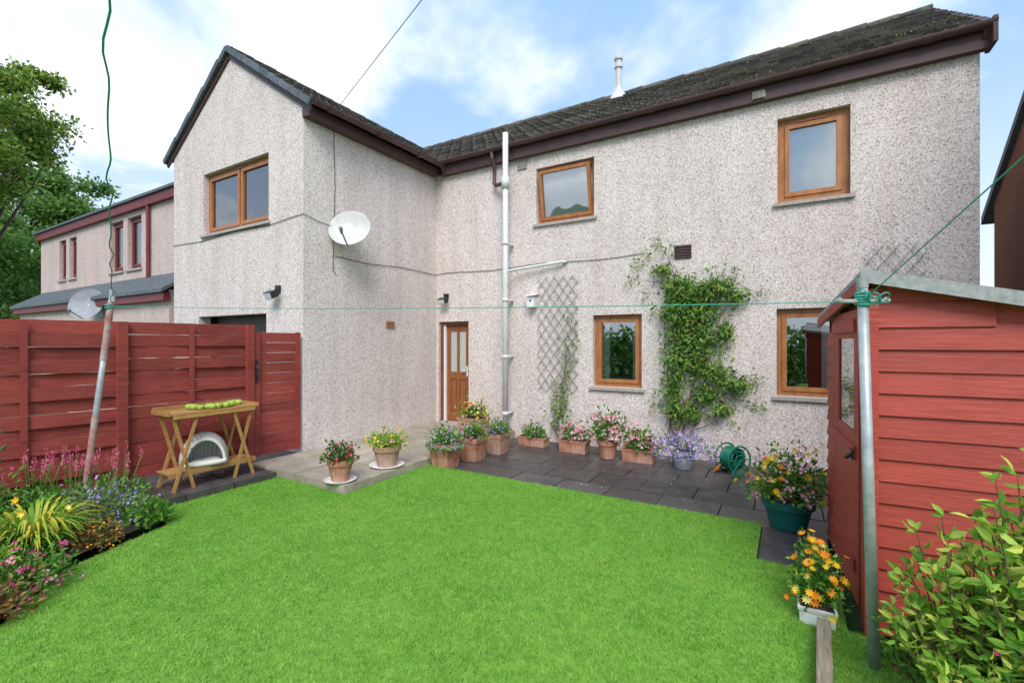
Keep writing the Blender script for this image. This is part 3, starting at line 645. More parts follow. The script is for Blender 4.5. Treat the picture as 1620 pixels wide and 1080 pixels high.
for zz in(.15,.86,1.66): q.box((SX-.05,3.6,zz),(SX-.036,4.38,zz+.08))
part('leaf',dr,q,m_shed)
q=MB(); q.box((SX-.025,wy0,wz0),(SX-.015,wy1,wz1)); part('pane',dr,q,m_glass)
q=MB(); q.box((SX-.06,3.59,.86),(SX-.0505,3.66,.92)); q.tube([(SX-.055,3.62,.89),(SX-.09,3.62,.86)],.012,8); part('handle',dr,q,m_black)
ang=math.radians(4.2); pv=Vector((SX-.02,SY2,0)); Rz=Matrix.Rotation(ang,3,'Z')
shed.location=pv+Rz@(Vector((1,4.1,LZ))-pv); shed.rotation_euler=(0,0,ang)
# ---------------------------------------------------------------- clothes poles & lines
def cpole(base,top,mat,label,bar=True):
    T=thing('clothes_pole',base,label,'clothes pole','clothes drying poles'); b_=Vector(base);t_=Vector(top)
    q=MB(); q.tube([b_,t_],[.027,.024],14); part('post',T,q,mat,smooth=True)
    q=MB(); q.tube([t_,t_+(t_-b_).normalized()*.05],.027,12); part('cap',T,q,m_felt)
    if bar:
        q=MB(); c=t_-(t_-b_).normalized()*.07; dd=Vector((.86,.51,0.0)); q.tube([c-dd*.13,c+dd*.13],.011,8)
        for s in(-1,1): q.tube([c+dd*.12*s,c+dd*.13*s+Vector((0,0,.012))],.017,8)
        part('crossbar',T,q,m_felt)
    return T
cpole((.387,3.03,LZ-.05),(.335,3.02,1.88),m_pole,'grey galvanised steel clothes pole with crossbar standing on lawn')
b0=Vector((-5.92,1.73,-.1)); t0=Vector((-5.78,1.92,2.06))
po=cpole(tuple(b0),tuple(t0),m_pole,'leaning clothes pole with peeling red paint above flower bed',bar=False)
for s0,s1 in((.70,.97),(.1,.45)):
    q=MB(); q.tube([b0.lerp(t0,s0),b0.lerp(t0,s1)],.0285,14,False); part('painted_band',po,q,m_rust,smooth=True)
q=MB(); lp=Vector((-5.79,1.90,1.95)); rp=Vector((.335,3.02,1.81))
def rope(a,b,sag,n,wob=0,r=.003):
    P=[]
    for i in range(n+1):
        t=i/n; p=Vector(a).lerp(Vector(b),t); p.z-=sag*4*t*(1-t)
        if wob: p+=Vector((math.sin(i*1.3)*wob,math.cos(i*.9)*wob,0))*(.6+.4*math.sin(i*.37))
        P.append(p)
    q.tube(P,r,6)
rope(lp,rp,.03,30)
rope(rp,(.95,1.4,2.55),0,10)
rope(t0-Vector((0,0,.1)),(-1.62,.52,2.78),.0,60,.012,.004)
for k in range(6): q.torus(rp+Vector((0,0,-.02+.012*k)),(random.uniform(-.3,.3),random.uniform(-.3,.3),1),.032,.005,16,5)
for k in range(4): q.torus(lp+Vector((0,0,-.02+.012*k)),(random.uniform(-.3,.3),random.uniform(-.3,.3),1),.032,.005,16,5)
for k in range(5):
    c=rp+Vector((random.uniform(-.02,.1),-.03,random.uniform(-.01,.04))); q.torus(c,(random.uniform(-1,1),-1,random.uniform(-1,1)),.028,.0035,16,5)
single('clothes_line',q,m_rope,tuple(lp),'green plastic clothes line knotted around two poles','clothes line')
q=MB(); a=Vector((-5.87,4.72,5.2)); d_=Vector((2.08,-.52,.46)); q.tube([a+d_*t for t in np.linspace(0,4.2,20)],.005,5)
single('overhead_wire',q,m_black,tuple(a),'thin black overhead telephone wire running from the house eaves','wire')
# ---------------------------------------------------------------- table etc.
tb=thing('potting_table',(-5.83,2.8,-.02),'folding teak garden table with crossed legs and slatted lower shelf','table')
TX0,TX1,TY0,TY1,TZ=-6.02,-5.62,2.36,3.30,.82
q=MB()
for i in range(5):
    w_=(TX1-TX0)/5; q.box((TX0+i*w_+.003,TY0,TZ-.018),(TX0+(i+1)*w_-.003,TY1,TZ))
q.box((TX0,TY0+.03,TZ-.055),(TX0+.02,TY1-.03,TZ-.019)); q.box((TX1-.02,TY0+.03,TZ-.055),(TX1,TY1-.03,TZ-.019)); q.box((TX0+.021,TY0+.03,TZ-.055),(TX1-.021,TY0+.05,TZ-.019)); q.box((TX0+.021,TY1-.05,TZ-.055),(TX1-.021,TY1-.03,TZ-.019))
q.box((TX0-.015,TY0,TZ-.03),(TX0-.002,TY1,TZ+.05)); q.box((TX0-.01,TY0-.015,TZ-.02),(TX1,TY0-.002,TZ+.03)); q.box((TX0-.01,TY1+.002,TZ-.02),(TX1,TY1+.015,TZ+.03))
part('tabletop',tb,q,m_teak)
for X_ in(TX0+.03,TX1-.03):
    sg=(1 if X_<-5.8 else -1)
    for (yb,yt,dx) in((TY0+.04,TY0+.27,0),(TY1-.04,TY1-.27,0),(TY0+.25,TY0+.05,.025),(TY1-.25,TY1-.05,.025)):
        q=MB(); xx=X_+dx*sg; q.obox((xx,yb,-.02),(xx,yt,TZ-.056),.020,.032,up=(0,1,0)); part('leg',tb,q,m_teak)
q=MB()
for i in range(6): w_=(TX1-TX0-.12)/6; q.box((TX0+.06+i*w_+.006,TY0-.0,.165),(TX0+.06+(i+1)*w_-.006,TY1+.0,.180))
q.box((TX0+.065,TY0+.04,.13),(TX1-.065,TY0+.08,.1645)); q.box((TX0+.065,TY1-.08,.13),(TX1-.065,TY1-.04,.1645)); q.box((TX1-.058,TY0,.13),(TX1-.046,TY1,.182)); part('shelf',tb,q,m_teak)
q=MB(); q.lathe((0,0,0),[(0,.052),(.012,.06),(.028,.062),(.038,.05),(.042,.034),(.036,.014),(.022,.001),(.01,.0),(0,.006)],16); am=None
for i in range(16):
    x=TX1-.08-random.uniform(0,.2); y=TY0+.30+.036*i+random.uniform(-.02,.02); rr=random.uniform(.8,1.1)
    if am is None:
        o=mesh_obj('apple',q,m_apple,smooth=True); am=o.data
    else:
        o=bpy.data.objects.new('apple',am); COL.objects.link(o)
    o.location=(x,y,TZ+.001); o.scale=(rr,rr,rr); o.rotation_euler=(0,0,random.uniform(0,6)); o['label']='green apple resting on the teak garden table'; o['category']='apple'; o['group']='green apples on the table'
    if i==0:
        st=MB(); st.tube([(0,0,.05),(.004,.002,.075)],.002,5); so=mesh_obj('stalk',st,m_bark); so.parent=o; sm=so.data
    else:
        so=bpy.data.objects.new('stalk',sm); COL.objects.link(so); so.parent=o
pb=thing('pet_bed',(-5.80,2.80,.181),'grey hooded pet bed with cream rim and cushion on table shelf','pet bed')
cx,cy,cz=-5.85,2.80,.181; dl=-.35
Rb=Matrix.Rotation(dl,3,'Z')
RX_,RY_,RZ_=.20,.245,.37; xc=.125
def hp(t,ph):
    return math.cos(t)*math.cos(ph)*RX_, math.sin(t)*math.cos(ph)*RY_, math.sin(ph)**.85*RZ_
q=MB(); vs=[];fs=[]; nu,nv=48,18
for i in range(nv+1):
    ph=math.pi/2*i/nv
    for k_ in range(nu):
        x,y,z=hp(2*math.pi*k_/nu,ph)
        if x>xc: x=xc
        v_=Rb@Vector((x,y,z)); vs.append((cx+v_.x,cy+v_.y,cz+v_.z))
for i in range(nv):
    for k_ in range(nu):
        x,y,z=hp(2*math.pi*(k_+.5)/nu,math.pi/2*(i+.5)/nv)
        if x>xc: continue
        fs.append((i*nu+k_,i*nu+(k_+1)%nu,(i+1)*nu+(k_+1)%nu,(i+1)*nu+k_))
q.add(vs,fs); o=part('hood',pb,q,m_stripe,smooth=True); sm_=o.modifiers.new('solid','SOLIDIFY'); sm_.thickness=.02
P=[]
s_=math.sqrt(max(0,1-(xc/RX_)**2))
for i in range(25):
    e=math.pi*i/24
    v_=Rb@Vector((xc,RY_*s_*math.cos(e),RZ_*s_**.85*max(0,math.sin(e))**.9)); P.append((cx+v_.x,cy+v_.y,cz+v_.z))
q=MB(); q.tube(P,.018,8)
fr=[]
for i in range(13):
    a_=-math.pi/2+math.pi*i/12; v_=Rb@Vector((xc+.05*math.cos(a_),.19*math.sin(a_),.032)); fr.append((cx+v_.x,cy+v_.y,cz+v_.z))
q.tube(fr,.03,8); part('rim',pb,q,m_fabric,smooth=True)
q=MB(); q.lathe((cx+.01,cy,cz),[(0,.05),(.10,.055),(.15,.05),(.165,.02),(.16,.0)],24); part('cushion',pb,q,m_fabric,smooth=True)
# ---------------------------------------------------------------- plants
def dome(n,c,rx,ry,h,lo=0.0,shell=.5):
    d=rng.normal(size=(n,3)); d[:,2]=np.abs(d[:,2]); d/=np.linalg.norm(d,axis=1,keepdims=True)
    lump=1+.25*np.sin(d[:,0]*5+c[0]*7)*np.sin(d[:,1]*6+c[1]*5)+.12*rng.normal(size=n)
    r=rng.uniform(shell,1,n)**.7*lump
    P=np.column_stack([d[:,0]*rx*r,d[:,1]*ry*r,d[:,2]*h*r+lo])+np.array(c); return P,d
def foliage(mb,c,rx,ry,h,n,size,w=.55,six=False,trail=0):
    P,d=dome(n,c,rx,ry,h,0,.2); D=d+rng.normal(size=d.shape)*.6+np.array([0,0,.1]); mb.leaves(P,D,size,w,.15,six)
    if trail:
        t=rng.uniform(0,2*math.pi,n//2); r=rng.uniform(.85,1.1,n//2); P=np.column_stack([c[0]+np.cos(t)*rx*r,c[1]+np.sin(t)*ry*r,c[2]-rng.uniform(0,trail,n//2)]); D=np.column_stack([np.cos(t),np.sin(t),-np.ones(n//2)])+rng.normal(size=(n//2,3))*.5; mb.leaves(P,D,size,w,.1,six)
def flowers(mb,c,rx,ry,h,n,r,pet=5,clus=1,lo=0):
    m=max(1,n//clus); P,d=dome(m,c,rx*1.05,ry*1.05,h*1.08,lo,.75)
    P=np.repeat(P,clus,0); d=np.repeat(d,clus,0)
    if clus>1: P=P+rng.normal(size=P.shape)*r*1.0; d=d+rng.normal(size=d.shape)*.5
    mb.blooms(P,d+rng.normal(size=d.shape)*.3+np.array([0,-.3,.3]),r,pet)
def pot(parent,kind,x,y,z,w,h,mat,d=None):
    q=MB(); d=d or w
    if kind=='round':
        R=w/2; q.lathe((x,y,z),[(0,0),(R*.62,0),(R*.68,.01),(R*.9,h*.74),(R,h*.76),(R*1.02,h),(R*.9,h),(R*.86,h*.88),(0,h*.86)],28)
    else:
        f=.72 if kind=='square' else .88
        q.frust((x,y),w*f,d*f,w*.92,d*.92,z,z+h*.8); q.frust((x,y),w*.97,d*.97,w,d,z+h*.8+.0005,z+h)
    part('pot',parent,q,mat,smooth=False)
    q=MB(); z1=z+h+.002 if kind!='round' else z+h*.9
    if kind=='round': q.lathe((x,y,z1),[(0,.012),(w*.43,0)],20)
    else: q.frust((x,y),w*.9,d*.9,w*.8,d*.8,z1-.01,z1+.008)
    part('soil',parent,q,m_soil)
def potted(label,kind,x,y,z,w,h,mat,fx,fh,fol,fls,d=None,nleaf=380,ls=.05,trail=0,fy=None,saucer=False,lw=.6):
    T=thing('potted_plant',(x,y,z),label,'potted plant','potted plants around the patio')
    if saucer:
        q=MB(); q.lathe((x,y,z),[(0,0),(w*.5,0),(w*.62,.025),(w*.6,.027),(w*.5,.008),(0,.008)],24); part('saucer',T,q,m_white); z+=.01
    pot(T,kind,x,y,z,w,h,mat,d); c=(x,y,z+h); fy=fy or fx
    q=MB(); foliage(q,c,fx,fy,fh,nleaf,ls,lw,trail=trail); part('foliage',T,q,fol)
    for m_,n_,r_,pe,cl in fls:
        q=MB(); flowers(q,c,fx,fy,fh,n_,r_,pe,cl)
        if trail and m_ in(F_blu,F_lil):
            k_=n_//2; t=rng.uniform(0,6.28,k_); P=np.column_stack([x+np.cos(t)*fx*1.1,y+np.sin(t)*fy*1.1,z+h-rng.uniform(-.02,trail,k_)]); q.blooms(P,np.column_stack([np.cos(t),np.sin(t),.3*np.ones(k_)]),r_,pe)
        part('flowers',T,q,m_)
    return T
potted('round terracotta pot on white saucer with red and pink flowers','round',-4.42,3.56,0,.29,.24,m_terr,.20,.17,L_dark,[(F_red,60,.02,5,3),(F_pink,40,.02,5,3)],saucer=True)
potted('round terracotta pot on saucer with yellow and pink flowers','round',-4.44,4.3,0,.36,.26,m_terr2,.23,.19,L_yel,[(F_yel,50,.018,6,2),(F_pink,15,.02,5,1)],saucer=True,nleaf=450)
potted('square terracotta planter with trailing lilac and violet flowers','square',-4.03,4.98,PZ,.34,.34,m_terr,.23,.24,L_green,[(F_lil,90,.014,5,2),(F_blu,40,.012,5,2),(F_white,20,.014,5,1)],trail=.05,nleaf=400)
potted('square terracotta planter with pink flowers beside other pots','square',-3.95,5.52,PZ,.33,.33,m_terr,.21,.22,L_green,[(F_mag,22,.024,5,2),(F_lil,50,.014,5,2)])
potted('square terracotta planter with blue violet flowers','square',-3.86,6.04,PZ,.31,.31,m_terr2,.19,.19,L_green,[(F_blu,40,.014,5,2),(F_pink,14,.02,5,2)])
potted('wide terracotta planter by door with orange and yellow flowers','trough',-4.85,6.78,0,.55,.24,m_terr2,.32,.30,L_green,[(F_org,30,.030,8,1),(F_yel,38,.030,8,1),(F_pink,70,.024,5,3)],d=.3,fy=.2,nleaf=520)
potted('low terracotta trough with small red flowers by the wall','trough',-3.62,6.78,PZ,.52,.15,m_terr,.24,.22,L_green,[(F_mag,10,.022,5,2),(F_blu,18,.012,5,1)],d=.22,fy=.13)
potted('terracotta trough with pink geraniums against the wall','trough',-2.87,6.72,PZ,.48,.19,m_terr,.26,.26,L_green,[(F_pink,170,.024,5,6),(F_white,24,.02,5,4)],d=.22,fy=.14)
potted('round terracotta pot with tall pink geraniums','round',-2.29,6.6,PZ,.31,.27,m_terr,.31,.40,L_green,[(F_pink,340,.026,5,9),(F_white,50,.022,5,5)],nleaf=600,fy=.2,ls=.06)
potted('terracotta trough with red and pink geraniums','trough',-1.84,6.66,PZ,.48,.18,m_terr,.28,.28,L_green,[(F_mag,50,.022,5,6),(F_red,30,.02,5,4),(F_pink,90,.022,5,5)],d=.22,fy=.17,nleaf=460,ls=.055)
potted('grey round pot overflowing with pale violet lobelia','round',-1.22,6.58,PZ,.32,.26,m_greypot,.38,.22,L_silver,[(F_blu,260,.014,5,3),(F_lil,280,.015,5,3),(F_white,120,.013,5,3)],trail=.10,nleaf=450,fy=.27,ls=.035)
potted('teal plastic pot of marigolds and pink fuchsia beside shed','round',.0,5.0,PZ,.44,.27,m_teal,.34,.42,L_green,[(F_org,30,.036,9,1),(F_yel,46,.036,9,1),(F_pink,240,.018,5,3)],fy=.27,nleaf=1400,ls=.05)
potted('small white trough of orange marigolds beside timber edging','trough',.15,3.42,LZ,.2,.10,m_white,.15,.34,L_green,[(F_org,38,.028,9,1),(F_yel,28,.028,9,1)],d=.3,fy=.17,nleaf=1000,ls=.035)
# hose reel
hr=thing('hose_reel',(-.62,6.66,PZ),'green garden hose wound on a free standing reel','hose reel'); hx,hy,hz=-.62,6.66,PZ+.2
ax=Vector((.75,-.66,0)).normalized(); q=MB()
for L_ in range(3):
    for i in range(9-L_): q.torus(Vector((hx,hy,hz))+ax*(-.085+.021*i+.01*L_),ax,.10+.02*L_,.0105,28,6)
part('hose',hr,q,m_hose,smooth=True)
q=MB(); sdv=ax.cross(Vector((0,0,1)))
for s in(-1,1):
    c=Vector((hx,hy,hz))+ax*.115*s; q.torus(c,ax,.175,.012,32,6); q.torus(c,ax,.06,.01,20,6)
    for k_ in range(6):
        t=k_*math.pi/3; v_=sdv*math.cos(t)+Vector((0,0,1))*math.sin(t); q.tube([c+v_*.05,c+v_*.175],.008,6)
part('reel',hr,q,m_hose)
q=MB()
for s in(-1,1):
    c=Vector((hx,hy,hz))+ax*.145*s; q.tube([c+sdv*.16+Vector((0,0,-.19)),c+Vector((0,0,.02)),c-sdv*.16+Vector((0,0,-.19))],.011,8)
    q.tube([c+sdv*.16+Vector((0,0,-.19)),c-sdv*.16+Vector((0,0,-.19))],.011,8)
part('stand',hr,q,m_teal)
q=MB(); q.tube([(hx-.22,hy-.05,PZ+.01),(hx-.18,hy-.06,PZ+.05),(hx-.14,hy-.06,PZ+.12)],[.014,.018,.012],8); part('nozzle',hr,q,m_orange)
q=MB(); n_=14; vs=[];fs=[]
for i in range(n_+1):
    t=i/n_; p=Vector((.175,3.2,LZ)).lerp(Vector((.10,1.6,LZ)),t); j=[random.uniform(-.003,.003) for _ in range(4)]
    vs+=[p+Vector((-.035+j[0],0,0)),p+Vector((.035+j[1],0,0)),p+Vector((.033+j[1],0,.10+j[2])),p+Vector((-.033+j[0],0,.10+j[3]))]
    if i: o_=4*(i-1); fs+=[(o_+a_,o_+(a_+1)%4,o_+4+(a_+1)%4,o_+4+a_) for a_ in range(4)]
fs+=[(0,3,2,1)]; q.add(vs,fs)
single('timber_edging',q,m_timber,(.16,2.5,LZ),'narrow weathered grey timber edging board lying on the lawn','timber')
# climber on wall
cl=thing('climbing_plant',(-1.45,MY-.1,PZ),'leafy green climber growing up the pebbledash wall','climbing plant')
blobs=[(-1.38,2.40,.20,.16),(-1.15,2.28,.26,.20),(-.88,2.40,.22,.11),(-.66,2.26,.15,.09),(-1.42,2.05,.22,.20),(-1.12,1.98,.26,.20),(-1.3,1.68,.23,.20),(-1.05,1.60,.20,.17),(-1.40,1.38,.16,.18),(-1.12,1.28,.20,.16),(-.88,1.14,.18,.12),(-.62,1.02,.18,.10),(-1.0,.86,.17,.13),(-1.46,.98,.14,.18),(-1.42,.6,.13,.18),(-1.2,.58,.12,.12),(-1.62,2.7,.13,.05),(-.8,.66,.10,.08),(-.75,1.75,.10,.12)]
q=MB()
for bx,bz,sx,sz in blobs:
    n=int(8300*sx*sz)+50; P=np.column_stack([rng.normal(bx,sx*.55,n),MY-np.abs(rng.normal(.06,.07,n))-.01,rng.normal(bz,sz*.55,n)])
    D=np.column_stack([rng.normal(0,.6,n),-rng.uniform(.1,.9,n),rng.normal(-.5,.5,n)]); q.leaves(P,D,.085,.40,.1)
part('foliage',cl,q,L_vine)
q=MB()
def twig(P,r0,r1): q.tube(P,list(np.linspace(r0,r1,len(P))),6)
def wander(a,b,n=10,amp=.06):
    a=np.array(a);b=np.array(b);return [tuple(a+(b-a)*i/n+np.array([rng.normal(0,amp),-abs(rng.normal(0,.02)),rng.normal(0,amp)])*(0<i<n)) for i in range(n+1)]
for e in((-1.3,2.3),(-1.1,1.6),(-1.4,2.6),(-.7,1.0),(-.7,2.3),(-.9,2.45),(-.8,.7),(-1.6,2.0)): twig(wander((-1.45,MY-.06,PZ+.05),(e[0],MY-.04,e[1]),12,.04),.012,.004)
tw=[]
for _ in range(70):
    a_=random.choice(blobs); e=(a_[0]+random.gauss(0,.24),a_[1]+random.gauss(0,.22)); tw.append(e); twig(wander((a_[0],MY-.05,a_[1]),(e[0],MY-.06,e[1]),6,.03),.004,.0015)
for e in((-1.85,2.95),(-2.0,2.8),(-1.7,3.1),(-2.05,2.55),(-1.5,3.0),(-1.9,2.3),(-.3,.75),(-.35,1.1),(-.3,2.3)): twig(wander((-1.4 if e[0]<-1 else -.8,MY-.05,2.5 if e[0]<-1 else e[1]+.1),(e[0],MY-.05,e[1]),8,.03),.006,.002); tw+= [e]*2
part('stem',cl,q,m_vine)
q=MB()
for e in tw:
    n=10; P=np.column_stack([rng.normal(e[0],.07,n),MY-np.abs(rng.normal(.05,.03,n))-.01,rng.normal(e[1],.06,n)]); q.leaves(P,rng.normal(size=(n,3))*np.array([1,.5,1])+np.array([0,-.3,-.3]),.06,.42,.1)
part('foliage',cl,q,L_vine)
ct=thing('climbing_plant',(-3.3,MY-.1,PZ),'sparse climber with small leaves growing up the lattice trellis','climbing plant')
q=MB(); pth=[]
for e in((-3.1,2.15),(-3.15,1.6),(-3.0,1.75),(-3.4,.9)):
    w_=wander((-3.35,MY-.08,PZ+.05),(e[0],MY-.06,e[1]),14,.035); twig(w_,.007,.002); pth+=w_[3:]
part('stem',ct,q,m_vine)
q=MB()
for p in pth:
    n=int(rng.integers(4,18)); s=.06; P=np.array(p)+rng.normal(size=(n,3))*np.array([s,.02,s]); P[:,1]=np.minimum(P[:,1],MY-.01); q.leaves(P,rng.normal(size=(n,3))+np.array([0,-.4,0]),.05,.5,.1)
P=np.column_stack([rng.normal(-3.33,.13,170),MY-.08-np.abs(rng.normal(0,.05,170)),rng.uniform(.05,.75,170)]); q.leaves(P,rng.normal(size=(170,3)),.06,.5,.1)
part('foliage',ct,q,L_vine)
def bush(name,label,x,y,z,rx,ry,h,fol,fls,n=500,ls=.05,lw=.5,six=False,cat='plant',group=None):
    T=thing(name,(x,y,z),label,cat,group)
    q=MB()
    for i in range(max(5,int(n/120))):
        t=random.uniform(0,6.28); r=random.uniform(.2,.8); q.tube([(x,y,z-.02),(x+math.cos(t)*rx*r*.5,y+math.sin(t)*ry*r*.5,z+h*.5),(x+math.cos(t)*rx*r,y+math.sin(t)*ry*r,z+h*.85)],[.006,.005,.002],5)
    part('stem',T,q,m_vine)
    q=MB(); foliage(q,(x,y,z),rx,ry,h,n,ls,lw,six); part('foliage',T,q,fol)
    for m_,n_,r_,pe,cls_ in fls:
        q=MB(); flowers(q,(x,y,z),rx,ry,h,n_,r_,pe,cls_); part('flowers',T,q,m_)
    return T
G='plants in the flower bed'
for i,(x,y) in enumerate([(-6.15,1.45),(-5.9,1.65),(-6.1,1.1),(-5.75,1.95)]):
    T=thing('knotweed_plant',(x,y,-.04),'clump of green leaves with pink flower spikes by the fence','plant',G)
    q=MB(); foliage(q,(x,y,-.04),.26,.24,.28,420,.07,.45); part('foliage',T,q,L_green)
    q=MB(); q2=MB()
    for k_ in range(14):
        t=random.uniform(0,6.28); r=random.uniform(0,.26); px,py=x+math.cos(t)*r,y+math.sin(t)*r; hh=random.uniform(.32,.48); lx=random.uniform(-.05,.05)
        q.tube([(px*.3+x*.7,py*.3+y*.7,0),(px,py,hh)],.003,4); n=50; tt=rng.uniform(0,1,n); an=rng.uniform(0,6.28,n); P=np.column_stack([px+lx*tt+np.cos(an)*.006,py+np.sin(an)*.006,hh-.02+tt*.11]); q2.leaves(P,np.column_stack([np.cos(an),np.sin(an),np.ones(n)*.5]),.012,.8)
    part('stem',T,q,L_green); part('flowers',T,q2,F_spike)
bush('cranesbill_plant','bushy green plant with many small violet blue flowers',-5.36,1.72,-.04,.36,.30,.36,L_silver,[(F_blu,90,.014,5,2),(F_lil,90,.014,5,2)],1200,.045,group=G)
bush('leafy_plant','low mound of broad bright green leaves at lawn edge',-5.1,1.95,-.06,.22,.18,.2,L_green,[],420,.07,.6,group=G)
bush('leafy_plant','tall green shrub with reddish tips against the fence',-5.9,.95,-.04,.34,.34,.8,L_green,[(F_mag,30,.02,5,2)],900,.07,.45,group=G)
bush('sedum_plant','low mound of red tinged sedum leaves beside the lawn',-4.88,1.5,-.06,.2,.2,.2,L_red,[(F_org,60,.01,5,4)],600,.035,.7,group=G)
bush('leafy_plant','bright green leafy plant with small pink flowers',-4.95,1.15,-.04,.25,.25,.2,L_green,[(F_pink,20,.014,5,2)],600,.05,.5,group=G)
bush('verbena_plant','low plant with bright magenta flowers spilling to lawn',-4.42,1.0,-.06,.28,.24,.24,L_green,[(F_mag,130,.013,5,4),(F_pink,50,.013,5,4)],900,.045,.4,group=G)
bush('leafy_plant','low red and green foliage at the edge of the lawn',-4.12,.78,-.06,.2,.22,.2,L_red,[(F_mag,30,.012,5,4)],500,.045,.5,group=G)
bush('leafy_plant','mixed green foliage filling the flower bed',-4.7,.75,-.04,.3,.3,.35,L_yel,[(F_yel,6,.015,5,1)],700,.06,.5,group=G)
bush('leafy_plant','mixed green foliage filling the flower bed',-5.5,1.35,-.04,.3,.3,.3,L_green,[(F_white,30,.01,5,2)],700,.06,.4,group=G)
T=thing('day_lily_plant',(-5.1,1.2,-.04),'clump of arching yellow green strap leaves with yellow flowers','plant',G)
q=MB()
for i in range(260):
    t=random.uniform(0,6.28); R_=random.uniform(.15,.45); H_=random.uniform(.25,.52); w_=.011; c=Vector((-5.1+math.cos(t)*.06,1.2+math.sin(t)*.06,-.04)); dd=Vector((math.cos(t),math.sin(t),0)); sd=Vector((-math.sin(t),math.cos(t),0)); vs=[];fs=[]
    for k_ in range(7):
        u_=k_/6; p=c+dd*R_*u_+Vector((0,0,H_*(1.9*u_-1.45*u_*u_))); ww=w_*(1-u_**2.5)+.001; vs+=[p-sd*ww,p+sd*ww]
        if k_: fs.append((2*k_-2,2*k_-1,2*k_+1,2*k_))
    q.add(vs,fs)
part('foliage',T,q,L_strap)
q=MB(); P=np.array([[-5.05+random.gauss(0,.15),1.15+random.gauss(0,.12),random.uniform(.28,.4)] for _ in range(5)]); q.blooms(P,rng.normal(size=(5,3))*.3+np.array([.4,-.6,.5]),.03,6,.8); part('flowers',T,q,F_yel)
def shrub(label,x,y,rx,ry,h,n,fol,ls,fls=(),seed=1,base=LZ):
    T=thing('shrub',(x,y,base),label,'shrub','shrubs in front of the shed'); q=MB(); lf=MB(); rs=random.Random(seed)
    for i in range(n):
        t=rs.uniform(0,6.28); rr=rs.uniform(.1,1)**.6; e=Vector((x+math.cos(t)*rx*rr,y+math.sin(t)*ry*rr,base+h*rs.uniform(.35,1)*(1-.35*rr*rr))); s0=Vector((x+math.cos(t)*.05,y+math.sin(t)*.05,base)); md=(s0+e)/2+Vector((0,0,h*.12))
        P=[s0.lerp(md,u).lerp(md.lerp(e,u),u) for u in np.linspace(0,1,9)]; q.tube(P,list(np.linspace(.006,.002,9)),5)
        Q=[];Dd=[]
        for j in range(3,9):
            for m in range(4):
                Q.append(np.array(P[j])+rng.normal(size=3)*.008); dd=np.array((e-s0).normalized())*.5+rng.normal(size=3)*.8; dd[2]=dd[2]*.6+.15; Dd.append(dd)
        lf.leaves(np.array(Q),np.array(Dd),ls,.45,.1,True)
    part('stem',T,q,m_vine); part('foliage',T,lf,fol)
    for m_,n_,r_ in fls:
        q=MB(); P,d=dome(n_,(x,y,base),rx,ry,h,0,.7); q.blooms(P,d+np.array([0,-.5,-.4]),r_,5,.9); part('flowers',T,q,m_)
shrub('tall shrub with yellow green variegated leaves in front of shed',.86,2.52,.26,.24,1.40,80,L_yel,.065,seed=3)
shrub('shrub with yellow tipped green leaves in front of red shed',.68,2.66,.32,.26,.98,90,L_yel,.06,seed=6)
shrub('arching green shrub with hanging pink flowers',.62,2.78,.24,.2,.66,45,L_green,.05,[(F_mag,22,.014)],seed=5)
shrub('low shrub with yellow tipped leaves on the lawn edge',.72,2.32,.26,.24,.60,60,L_yel,.055,[(F_mag,14,.012)],seed=8)
bush('leafy_plant','small tuft of leaves growing at the pole foot',.52,3.12,LZ,.12,.1,.14,L_green,[],140,.05,.5)
# ---------------------------------------------------------------- trees
def tree(label,base,h,cc,rad,nc,nl,ls,mat,seed,name='tree',spread=.22):
    rs=np.random.default_rng(seed); T=thing(name,base,label,'tree')
    b=Vector(base); c=Vector(cc); q=MB(); tr=.035*h*.7
    top=Vector((c.x,c.y,c.z+rad[2]*.4)); N_=10; P=[b.lerp(top,i/N_)+Vector((rs.normal()*.15,rs.normal()*.15,0))*(i>0) for i in range(N_+1)]
    q.tube(P,list(np.linspace(tr,tr*.2,N_+1)),10)
    cl_=[]
    for i in range(nc):
        d=rs.normal(size=3); d/=np.linalg.norm(d); r=rs.uniform(.35,1)**.6*(1+.25*math.sin(d[0]*4+seed)*math.cos(d[2]*5)); e=Vector((c.x+d[0]*rad[0]*r,c.y+d[1]*rad[1]*r,c.z+d[2]*rad[2]*r)); cl_.append(e)
        if i%2==0:
            k_=int(rs.integers(4,9)); s=P[k_]; m=(s+e)/2+Vector((0,0,-.1*rad[2])); q.tube([s,s.lerp(m,.6),m.lerp(e,.4),e],[tr*.28,tr*.2,tr*.12,tr*.04],6)
    part('trunk',T,q,m_bark,smooth=True)
    lf=MB(); per=nl//nc; sr=spread*max(rad)
    for e in cl_:
        s=sr*rs.uniform(.5,1.2); P_=np.array(e)+rng.normal(size=(per,3))*np.array([s,s,s*.6])*.6; lf.leaves(P_,rng.normal(size=(per,3))+np.array([0,0,.2]),ls,.6,.1)
    part('crown',T,lf,mat)
tree('oak tree with gappy yellow green crown beside the terrace',(-24.6,3.4,-.2),12,(-23.5,4.0,8.8),(2.9,2.3,2.6),74,24000,.17,L_tree2,3,'oak_tree',.19)
tree('large dense green tree behind the neighbouring houses',(-39.6,8.4,-.2),12,(-39.2,8.8,7.4),(5.2,4.5,5.3),110,36000,.28,L_tree,5,'deciduous_tree',.17)
tree('dark green tree beyond the terrace end',(-32,5.2,-.2),9,(-32.2,5.0,4.6),(2.8,2.6,3.4),60,20000,.2,L_tree,9,'deciduous_tree',.2)
tree('dark green tree beyond the terrace end',(-46,14,-.2),10,(-46,14,5.4),(6,5,4.2),70,22000,.32,L_tree,12,'deciduous_tree',.2)
q=MB(); q2=MB()
